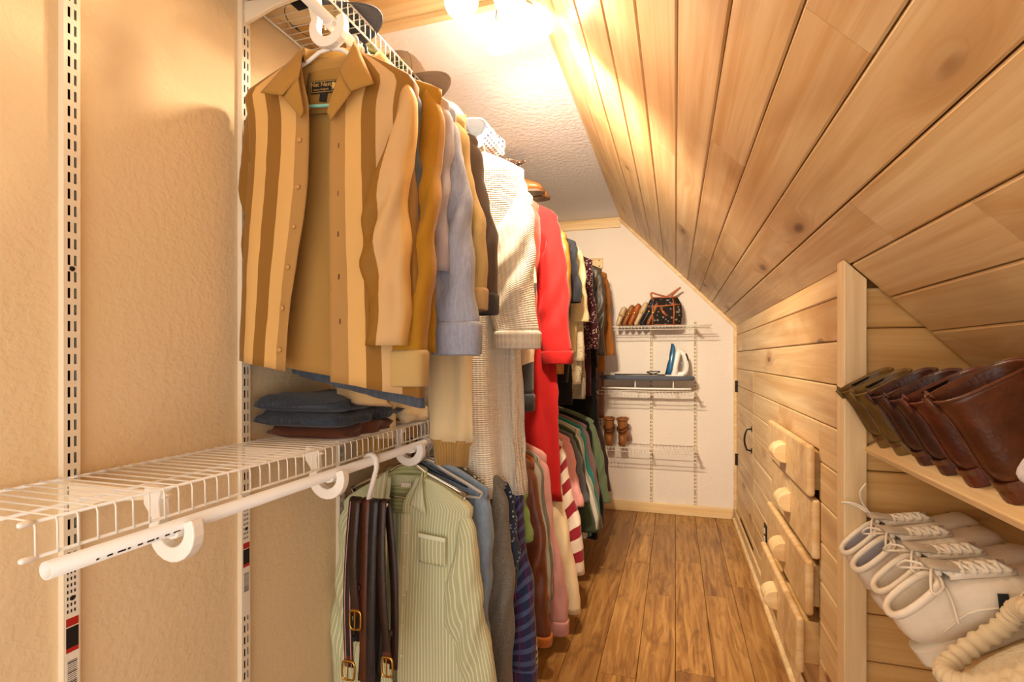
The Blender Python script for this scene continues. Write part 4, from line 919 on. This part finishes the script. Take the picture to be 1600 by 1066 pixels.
boot('red brown boot with stitched collar, second nearest', 1.165, 'redbrown', sc=1.02, gusset='dark')
boot('large brown leather boot nearest the camera on the upper shelf', 1.05, 'boot', sc=1.10)
M['tongue'] = fabric('fabric_tongue', 'BDB09C')
def sneaker(label, y, mat='white_lea', slide=0., zf=.675, long_lace=False, side_mark=None, sc=1., group='white sneakers on the lower shoe shelf', lin_='grey_lining', yaw=0):
    t = thing('sneaker', label, 'shoe', (.498 + slide * cos(TA), y, zf + slide * sin(TA) + .002), (yaw, -TA, 0), group); t.scale = (sc,) * 3
    P = [(.300, .035), (.294, .056), (.272, .070), (.240, .080), (.205, .094), (.170, .110), (.140, .122), (.118, .128), (.108, .132)]
    Q = [(.302, .030), (.288, .026), (.250, .024), (.200, .024), (.130, .026), (.050, .028), (.004, .045), (-.006, .075), (-.004, .108)]
    Wd = [.014, .034, .046, .050, .048, .045, .042, .039, .038]
    R = upper(P, Q, Wd, pw=.75); solidify(link('upper', mesh('upper', *rings(R, True, True), M[mat], True), t), .004)
    obj('collar', rim(R, .0075, 8), M[mat], t, True)
    ins = [[(c[0] * .0 + sum(q[0] for q in r_) / 26 + (c[0] - sum(q[0] for q in r_) / 26) * .88, c[1] * .86, sum(q[2] for q in r_) / 26 + (c[2] - sum(q[2] for q in r_) / 26) * .88) for c in r_] for r_ in R[14:]]
    obj('lining', rings(ins, True, True), M[lin_], t, True)
    ol = sole_outline(.318, .054); so = obj('sole', rings([[(x - .010, yy, z) for x, yy in ol] for z in (.0, .004, .030, .034)], True, True, True), M['rubber'], t, True)
    obj('toe_cap', rings([[(q[0] + .0015, q[1] * 1.03, q[2] + .0015) for q in r_] for r_ in R[0:7]], True, True), M[mat], t, True)
    tg = [(.205, 0, .098), (.17, 0, .116), (.14, 0, .135), (.118, 0, .152), (.104, 0, .162)]
    obj('tongue', tube(tg, [.022, .026, .028, .030, .026], 10, flat=.22, up=(0, 1, 0)), M['tongue'], t, True)
    for s in (-1, 1): obj('eyestay', tube([(x, s * (.020 + .006 * k / 5), z + .004) for k, (x, z) in enumerate(((.222, .088), (.205, .094), (.185, .103), (.165, .112), (.145, .121), (.122, .130)))], .008, 6, flat=.4), M[mat], t, True)
    L0 = []
    for k in range(6):
        x, z = .214 - .0175 * k, .096 + .0078 * k; x2, z2 = x - .0175, z + .0078
        for s in (-1, 1): obj('lace', tube([(x, s * .026, z + .003), (x * .5 + x2 * .5, 0, z + .014), (x2, -s * .027, z2 + .003)], .0044, 6, flat=1.3), M['lace'], t, True)
    bow = [[(.112, 0, .146), (.085, .03, .165), (.065, .055, .150), (.085, .050, .140), (.112, 0, .146)], [(.112, 0, .146), (.10, -.035, .16), (.075, -.065, .14), (.10, -.05, .135), (.112, 0, .146)], [(.112, 0, .146), (.12, .05, .13), (.10, .075, .095)], [(.112, 0, .146), (.10, -.05, .12), (.08, -.07, .08)]]
    if long_lace: bow[0] = [(.112, 0, .150), (.105, .01, .185), (.085, .02, .205), (.07, .03, .21), (.08, .04, .20), (.10, .03, .18), (.112, 0, .146)]; bow[2] = [(.112, 0, .15), (.11, .0, .19), (.12, -.01, .225), (.145, -.015, .24)]
    for b_ in bow: obj('bow_loop', tube(interp(b_, 12), .0027, 6), M['lace'], t, True)
    for s in (-1, 1):
        obj('side_overlay', tube(interp([(.255, s * .049, .045), (.215, s * .051, .075), (.17, s * .048, .060), (.11, s * .046, .075), (.05, s * .044, .06)], 14), .0022, 6), M[mat], t, True)
        if side_mark: obj('side_stripe', xf(box(-.008, .008, -.0012, .0012, -.018, .018), (.165, s * .049, .068), (0, .5, 0)), M['navy'], t)
    return t
sneaker('white sneaker with a long loose lace, farthest on the lower shelf', 1.615, long_lace=True, slide=.0)
sneaker('white leather sneaker with a tiny dark emblem, second on the lower shelf', 1.505, slide=-.005)
sneaker('white court sneaker with a navy side stripe behind its mate', 1.375, slide=.0, side_mark=True, lin_='white_lea')
sneaker('white court sneaker with wide laces and navy side stripe nearest', 1.265, slide=-.01, side_mark=True, lin_='white_lea', sc=1.04)
sneaker('pale grey shoe cut off at the right edge of the upper shelf', .80, mat='grey_lining', zf=1.062, group='leather boots on the upper shoe shelf', slide=-.02)
def slipper(label, y, slide=.0, zf=.675, dz=.012):
    t = thing('slipper', label, 'slipper', (.498 + slide * cos(TA), y, zf + slide * sin(TA) + dz), (0, -TA, 0), 'fuzzy slippers on the lower shoe shelf')
    ol = sole_outline(.285, .056)
    bevel(obj('sole', rings([[(x, yy, z) for x, yy in ol] for z in (0, .012)], True, True, True), M['rubber'], t), .003)
    obj('insole', rings([[(.1425 + (x - .1425) * k, yy * k, z) for x, yy in ol] for k, z in ((.95, .012), (.97, .022), (.86, .030), (.5, .028), (.05, .027))], True, False, True), M['fleece'], t, True)
    P = [(.290, .035), (.283, .062), (.262, .080), (.230, .090), (.195, .094), (.165, .092)]; Q = [(.292, .02), (.28, .012), (.25, .010), (.21, .010), (.17, .012), (.145, .014)]
    R = upper(P, Q, [.016, .038, .052, .058, .059, .058]); solidify(link('vamp', mesh('vamp', *rings(R, True, True), M['knit'], True), t), .012)
    # thick knitted rim around the opening: knobbly rope
    rp = interp([(.165, .0, .100), (.158, .040, .080), (.125, .060, .052), (.06, .055, .045), (.005, .030, .047), (-.010, 0, .050), (.005, -.030, .047), (.06, -.055, .045), (.125, -.060, .052), (.158, -.040, .080), (.165, 0, .100)], 130)[:-1]
    obj('knitted_rim', tube(rp, [.017 + .0026 * sin(k * 1.45) for k in range(len(rp))], 12, True), M['knit'], t, True)
    return t
M['knit'] = fabric('fabric_knit', 'D8C6A4', 'waffle', rough=.95, sc=1.0); 
tt_ = NT('fleece_pile', .95, .1); tt_.col(tt_.mix(tt_.noise(tt_.coord(), 90, 3), lin('D9C7A6'), lin('EFE4CC'))); tt_.bump(tt_.noise(tt_.coord(), 220, 3, .7), .9, .006); M['fleece'] = tt_.m
slipper('fuzzy cream knitted slipper beside the court sneakers', 1.115); slipper('fuzzy cream knitted slipper nearest the camera', .985, .0)
sd = thing('sandal', 'brown leather sandal lying behind the fuzzy slippers', 'sandal', (.66, 1.14, .83), (0, -TA, .2))
ol = sole_outline(.25, .043); bevel(obj('footbed', rings([[(x, y_, z) for x, y_ in ol] for z in (0, .018)], True, True, True), M['tanboot'], sd), .004)
for x in (.07, .17): obj('strap', strip2([( .05 * cos(a), .018 + .055 * sin(a)) for a in [pi * j / 10 for j in range(11)]], .004, -.018, .018), M['tanboot'], sd, loc=(x, 0, 0), rot=(0, 0, pi / 2))
obj('buckle', tube([(.07 + .012 * cos(a), -.030 + .012 * sin(a) * .3, .062 + .012 * sin(a)) for a in [2*pi*j/14 for j in range(14)]], .002, 6, True), M['brass'], sd, True)

# ------------------------------------------------------------------ end wall: ankle boots, ironing board, iron, bags
ys = YB - D * .5
def heeled(label, x, rz):
    t = thing('heeled_boot', label, 'boot', (x, ys - .09, .576), (0, 0, rz), 'heeled boots on the lowest end wall shelf'); t.scale = (1.12,) * 3
    P = [(.215, .028), (.205, .045), (.18, .062), (.15, .085), (.118, .110), (.095, .13), (.084, .16), (.084, .195)]; Q = [(.217, .02), (.20, .012), (.165, .012), (.12, .030), (.07, .055), (.02, .07), (.004, .11), (-.006, .19)]
    R = upper(P, Q, [.01, .028, .036, .037, .036, .034, .033, .036]); solidify(link('upper', mesh('upper', *rings(R, True, True), M['tanboot'], True), t), .004)
    obj('heel', rings([[(.032 + w * cos(a), w * .95 * sin(a), z) for a in [2*pi*j/16 for j in range(16)]] for w, z in ((.027, 0), (.028, .03), (.033, .075))], True, True, True), M['tanboot'], t, True)
    for z, k in ((.115, 0), (.135, .5)): obj('strap', tube([(.045 + .05 * cos(a), .040 * sin(a), z + .018 * cos(a + k)) for a in [2*pi*j/22 for j in range(22)]], .0055, 6, True, flat=.5), M['boot'], t, True)
    obj('slouch_cuff', tube(R[-1], .010, 8, True), M['tanboot'], t, True)
    return t
heeled('tan heeled ankle boot, left one on the lowest end wall shelf', -.515, radians(98)); heeled('tan heeled ankle boot, right one on the lowest end wall shelf', -.42, radians(80))
ib = thing('ironing_board', 'tabletop ironing board with slate cover lying on the middle shelf', 'ironing board', (-.25, ys + .0, 1.036))
ol = []
for j in range(48):
    a = 2 * pi * j / 48; x = .40 * cos(a); w = .12 * (1 if x > -.1 else sqrt(max(0, 1 - ((x + .1) / .30) ** 2)) * .9 + .1)
    ol.append((.40 * sgn(cos(a)) * abs(cos(a)) ** (.5 if cos(a) > 0 else 1), w * sgn(sin(a)) * abs(sin(a)) ** .5))
M['iron_cover'] = fabric('fabric_board_cover', '5B616E')
bevel(obj('padded_top', rings([[(x * k, y * k, z) for x, y in ol] for k, z in ((.96, .078), (1, .086), (1, .104), (.97, .112))], True, True, True), M['iron_cover'], ib, True), .003)
for s in (-1, 1): obj('folding_leg', tube(interp([(-.33, s * .075, .012), (-.1, s * .075, .010), (.2, s * .075, .010), (.37, s * .075, .012)], 8), .008, 8), M['plastic_white'], ib, True)
for x in (-.06, .235):
    for s in (-1, 1): obj('leg_post', bar((x, s * .075, .012), (x, s * .075, .08), .005, 8), M['plastic_white'], ib)
ir = thing('steam_iron', 'blue and white steam iron standing on its heel', 'iron', (-.02, ys, 1.149))
M['blue'] = plain('iron_blue', '2F6E9E', .25, .6); M['blue_lt'] = plain('iron_light_blue', '8FB4CC', .3, .5)
# nose up (z), soleplate on the left (-x)
n = 22
def irring(z, hw, x0, x1): return [((x0 + x1) / 2 + (x1 - x0) / 2 * sgn(cos(a)) * abs(cos(a)) ** .6, hw * sgn(sin(a)) * abs(sin(a)) ** .8, z) for a in [2*pi*j/n for j in range(n)]]
lean = lambda z: .20 * z
obj('soleplate', rings([irring(z, hw, lean(z) - .062, lean(z) - .055) for z, hw in ((.012, .040), (.04, .055), (.10, .054), (.17, .042), (.23, .022), (.262, .004))], True, True, True), M['chrome'], ir, True)
obj('water_tank', rings([irring(z, hw, lean(z) - .055, lean(z) - .055 + d) for z, hw, d in ((.012, .040, .045), (.05, .052, .05), (.11, .050, .046), (.18, .038, .04), (.232, .019, .028), (.258, .006, .010))], True, True, True), M['blue'], ir, True)
obj('housing', rings([irring(z, hw, lean(z) - .018, lean(z) - .018 + d) for z, hw, d in ((.0, .036, .05), (.02, .042, .055), (.07, .040, .045), (.13, .034, .045), (.19, .026, .045), (.225, .014, .03))], True, True, True), M['plastic_white'], ir, True)
obj('handle', tube(interp([(.03, 0, .012), (.088, 0, .02), (.106, 0, .07), (.100, 0, .12), (.086, 0, .17), (.055, 0, .205)], 14), [.018 + .004 * sin(k * .25) for k in range(14)], 10), M['plastic_white'], ir, True)
obj('grip', tube(interp([(.110, 0, .055), (.112, 0, .09), (.104, 0, .14), (.092, 0, .175)], 8), .017, 10), M['plastic_black'], ir, True)
obj('heel_rest', rings([irring(z, .045, -.06, .09) for z in (-.002, .008)], True, True, True), M['plastic_white'], ir)
obj('dial', xf(disc(.017, .008, 16), (.068, -.001, .10), (0, pi/2, 0)), M['blue_lt'], ir)
cdp = interp([(.10, .02, .008), (.02, .09, .006), (-.12, .06, .006), (-.20, -.03, .028), (-.10, -.05, .034), (-.16, .02, .010), (-.28, .03, .008), (-.40, -.02, .007), (-.46, .02, .007), (-.34, .05, .007)], 60)
obj('power_cord', tube(cdp, .0045, 6), M['plastic_black'], ir, True)
# handbag and wallets on the top shelf
M['monogram'] = fabric('fabric_dotted_bag', '2A2522', 'print', '8E8478', sc=1.9, sheen=0)
hb = thing('handbag', 'dark dotted handbag with tan leather trim and two upright straps', 'handbag', (-.085, ys - .01, 1.553))
def rr_(w, d, z, e=.28): return [(w * sgn(cos(a)) * abs(cos(a)) ** e, d * sgn(sin(a)) * abs(sin(a)) ** .5, z) for a in [2*pi*j/36 for j in range(36)]]
Rb = [rr_(.118, .075, .0), rr_(.128, .085, .012), rr_(.138, .09, .09), rr_(.132, .082, .16), rr_(.115, .06, .205), rr_(.10, .045, .225)]
obj('bag_body', rings(Rb, True, True, True), M['monogram'], hb, True)
for x in (-.085, .072): obj('trim_strip', tube([(x, -.084, .006), (x * 1.05, -.094, .09), (x * 1.02, -.085, .16), (x * .95, -.062, .208)], .0065, 6), M['bagred'], hb, True)
obj('trim_strip', tube([(-.125, -.078, .150), (-.085, -.088, .150), (0, -.088, .152), (.072, -.088, .158), (.12, -.07, .163)], .006, 6), M['bagred'], hb, True)
obj('base_trim', tube([(q[0] * 1.01, q[1] * 1.01, .006) for q in Rb[0]], .006, 6, True), M['bagred'], hb, True)
obj('top_trim', tube(Rb[-1], .006, 6, True), M['bagred'], hb, True)
obj('tassel', tube([(-.03, -.092, .14), (-.005, -.098, .10), (.02, -.099, .07)], [.004, .011, .006], 8), M['bagred'], hb, True)
obj('bag_strap', tube(interp([(-.09, -.04, .215), (-.10, -.05, .262), (-.04, -.05, .245), (.03, -.045, .225)], 12), .0075, 6, flat=.6), M['bagred'], hb, True)
obj('bag_strap', tube(interp([(-.015, .03, .215), (.04, .03, .25), (.10, .02, .290), (.125, .015, .305), (.11, .02, .295), (.06, .03, .245), (.05, .03, .22)], 16), .0075, 6, flat=.6), M['bagred'], hb, True)
M['cream_lea'] = plain('cream_leather', 'CDB48E', .5); M['navy_lea'] = plain('navy_leather', '1F2430', .35)
wl_ = [(-.455, 'cream_lea', 0.162, 0.38, 'cream clutch leaning at the left end of the handbag row'), (-.405, 'tanboot', 0.180, 0.43, 'rust leather wallet bag second in the leaning row'), (-.360, 'bagred', 0.190, 0.43, 'orange tan purse with folded flap in the leaning row'), (-.312, 'cream_lea', 0.204, 0.46, 'slim white edged clutch in the leaning row'), (-.262, 'navy_lea', 0.218, 0.50, 'dark navy purse leaning in the handbag row'), (-.215, 'tanboot', 0.190, 0.42, 'brown purse with a round clasp beside the dotted handbag')]
for x, m_, hh, tl, lab in wl_:
    t = thing('purse', lab, 'purse', (x, ys, 1.553), (0, tl, 0), 'purses leaning on the top end wall shelf')
    R = [[(.016 * k * cos(a), .10 * sgn(sin(a)) * abs(sin(a)) ** .5 * kk, z) for a in [2*pi*j/24 for j in range(24)]] for k, kk, z in ((.8, .96, .004), (1.3, 1, .02), (1.5, 1, hh * .5), (1.2, .98, hh * .9), (.7, .95, hh))]
    obj('pouch', rings(R, True, True, True), M[m_], t, True)
    obj('flap', rings([[(.021 * k * cos(a), .103 * sgn(sin(a)) * abs(sin(a)) ** .5 * kk, z) for a in [2*pi*j/24 for j in range(24)]] for k, kk, z in ((1.3, .9, hh * .55), (1.35, 1, hh * .6), (1.15, .98, hh * .93), (.6, .9, hh + .005))], True, False, True), M[m_], t, True)
    obj('clasp', xf(disc(.009, .005), (-.0, -.104, hh * .58), (pi / 2, 0, 0)), M['brass'], t, True)

# ------------------------------------------------------------------ hats and boots on the high shelf
zt = ZUP + .004
def cap(label, x, y, rz, mat, brim, z=zt, tilt=0):
    t = thing('baseball_cap', label, 'cap', (x, y, z), (tilt, 0, rz), 'hats on the high wire shelf')
    R = [[(.088 * c * cos(a), .098 * c * sin(a), .115 * s) for a in [2*pi*j/30 for j in range(30)]] for c, s in [(cos(q), sin(q)) for q in [radians(d) for d in (0, 12, 26, 40, 54, 68, 80, 88)]]]
    solidify(link('crown', mesh('crown', *rings(R, True, False, True), M[mat], True), t), .002)
    V, F = [], []; n = 16; mm = 6
    for i in range(mm + 1):
        for j in range(n + 1):
            a = radians(-68 + 136 * j / n); q = i / mm; bx = .088 * cos(a); by = .098 * sin(a)
            ex = .02 + .075 * cos(a * 1.15); V.append((bx + ex * q, by * (1 + .06 * q), .004 - .028 * (by / .09) ** 2 * q))
    for i in range(mm):
        for j in range(n): F.append((i*(n+1)+j, (i+1)*(n+1)+j, (i+1)*(n+1)+j+1, i*(n+1)+j+1))
    solidify(link('brim', mesh('brim', V, F, M[brim], True), t), .003); obj('button', xf(disc(.008, .005), (0, 0, .113)), M[mat], t, True)
    for k in range(6): a = pi * k / 3 + .5; obj('panel_seam', tube([(.0885 * cos(q) * cos(a), .0985 * cos(q) * sin(a), .1155 * sin(q)) for q in [radians(d) for d in range(0, 90, 15)]], .0012, 5), M[mat], t)
    return t
for k_, a_ in {'cap_grey': ('4D5058',), 'cap_brown': ('7A6552',), 'cap_blue': ('93A0AE',), 'red_check_flat': ('D8CFC8', 'check', '9A2A2E', '2C3350'), 'bandana': ('3A2620', 'print', 'A98A6A'), 'cap_black': ('222126',), 'cap_olive': ('6B6A3C',)}.items(): M[k_] = fabric('fabric_' + k_, *a_)
cap('charcoal cap near the front of the high shelf', -.945, 1.22, .1, 'cap_grey', 'cap_grey')
cap('black cap seen from below through the high shelf wires', -.97, 1.02, .4, 'cap_black', 'cap_black')
cap('taupe brown cap with its brim over the shelf edge', -.90, 1.60, -.1, 'cap_brown', 'cap_brown')
cap('pale blue grey cap with its brim over the shelf edge', -.90, 1.95, -.15, 'cap_blue', 'cap_blue')
cap('olive cap at the back of the high shelf', -.98, 1.40, .5, 'cap_olive', 'cap_olive')
def shelf_fold(name, label, x, y, w, d, h, mat, rz=0): return folded(name, label, (x, y, zt), w, d, h, mat, rz, 'clothes folded on the high wire shelf')
shelf_fold('folded_shirt', 'red and navy checked shirt folded on the high shelf', -.89, 2.22, .24, .24, .10, 'red_check_flat')
shelf_fold('folded_scarf', 'cream scarf folded on the high shelf seen through the wires', -.96, 1.17, .20, .12, .05, 'cream')
shelf_fold('folded_sweater', 'golden sweater folded on the high shelf seen through the wires', -.98, 1.29, .16, .14, .06, 'gold_rib2')
bd = folded('bandana', 'dark patterned bandana with a corner over the high shelf edge', (-.86, 2.42, zt), .26, .18, .03, 'bandana', .5, 'clothes folded on the high wire shelf'); 
for k, yy in enumerate((2.86, 2.98)):
    t = thing('cowboy_boot', ('tan leather boot with its toe over the high shelf edge', 'tan leather boot behind its mate on the high shelf')[k], 'boot', (-1.02, yy, zt + .0), (0, 0, .08), 'boots on the high wire shelf')
    P = [(.300, .030), (.292, .050), (.265, .066), (.225, .080), (.185, .100), (.150, .120), (.130, .135), (.125, .17), (.128, .20)]; Q = [(.302, .024), (.285, .019), (.240, .017), (.190, .02), (.120, .028), (.045, .03), (.004, .05), (-.002, .12), (-.012, .195)]
    R = upper(P, Q, [.018, .038, .050, .052, .046, .042, .040, .044, .05]); solidify(link('upper', mesh('upper', *rings(R, True, True), M['tanboot'], True), t), .003)
    ol = sole_outline(.318, .056); obj('sole', rings([[(x - .006, y_, z) for x, y_ in ol] for z in (.008, .020)], True, True, True), M['sole'], t)
    obj('heel', xf(lathe([(.034, 0), (.037, .02), (.040, .028)], 18), (.04, 0, -.012)), M['sole'], t); obj('top_binding', rim(R, .003), M['sole'], t, True)
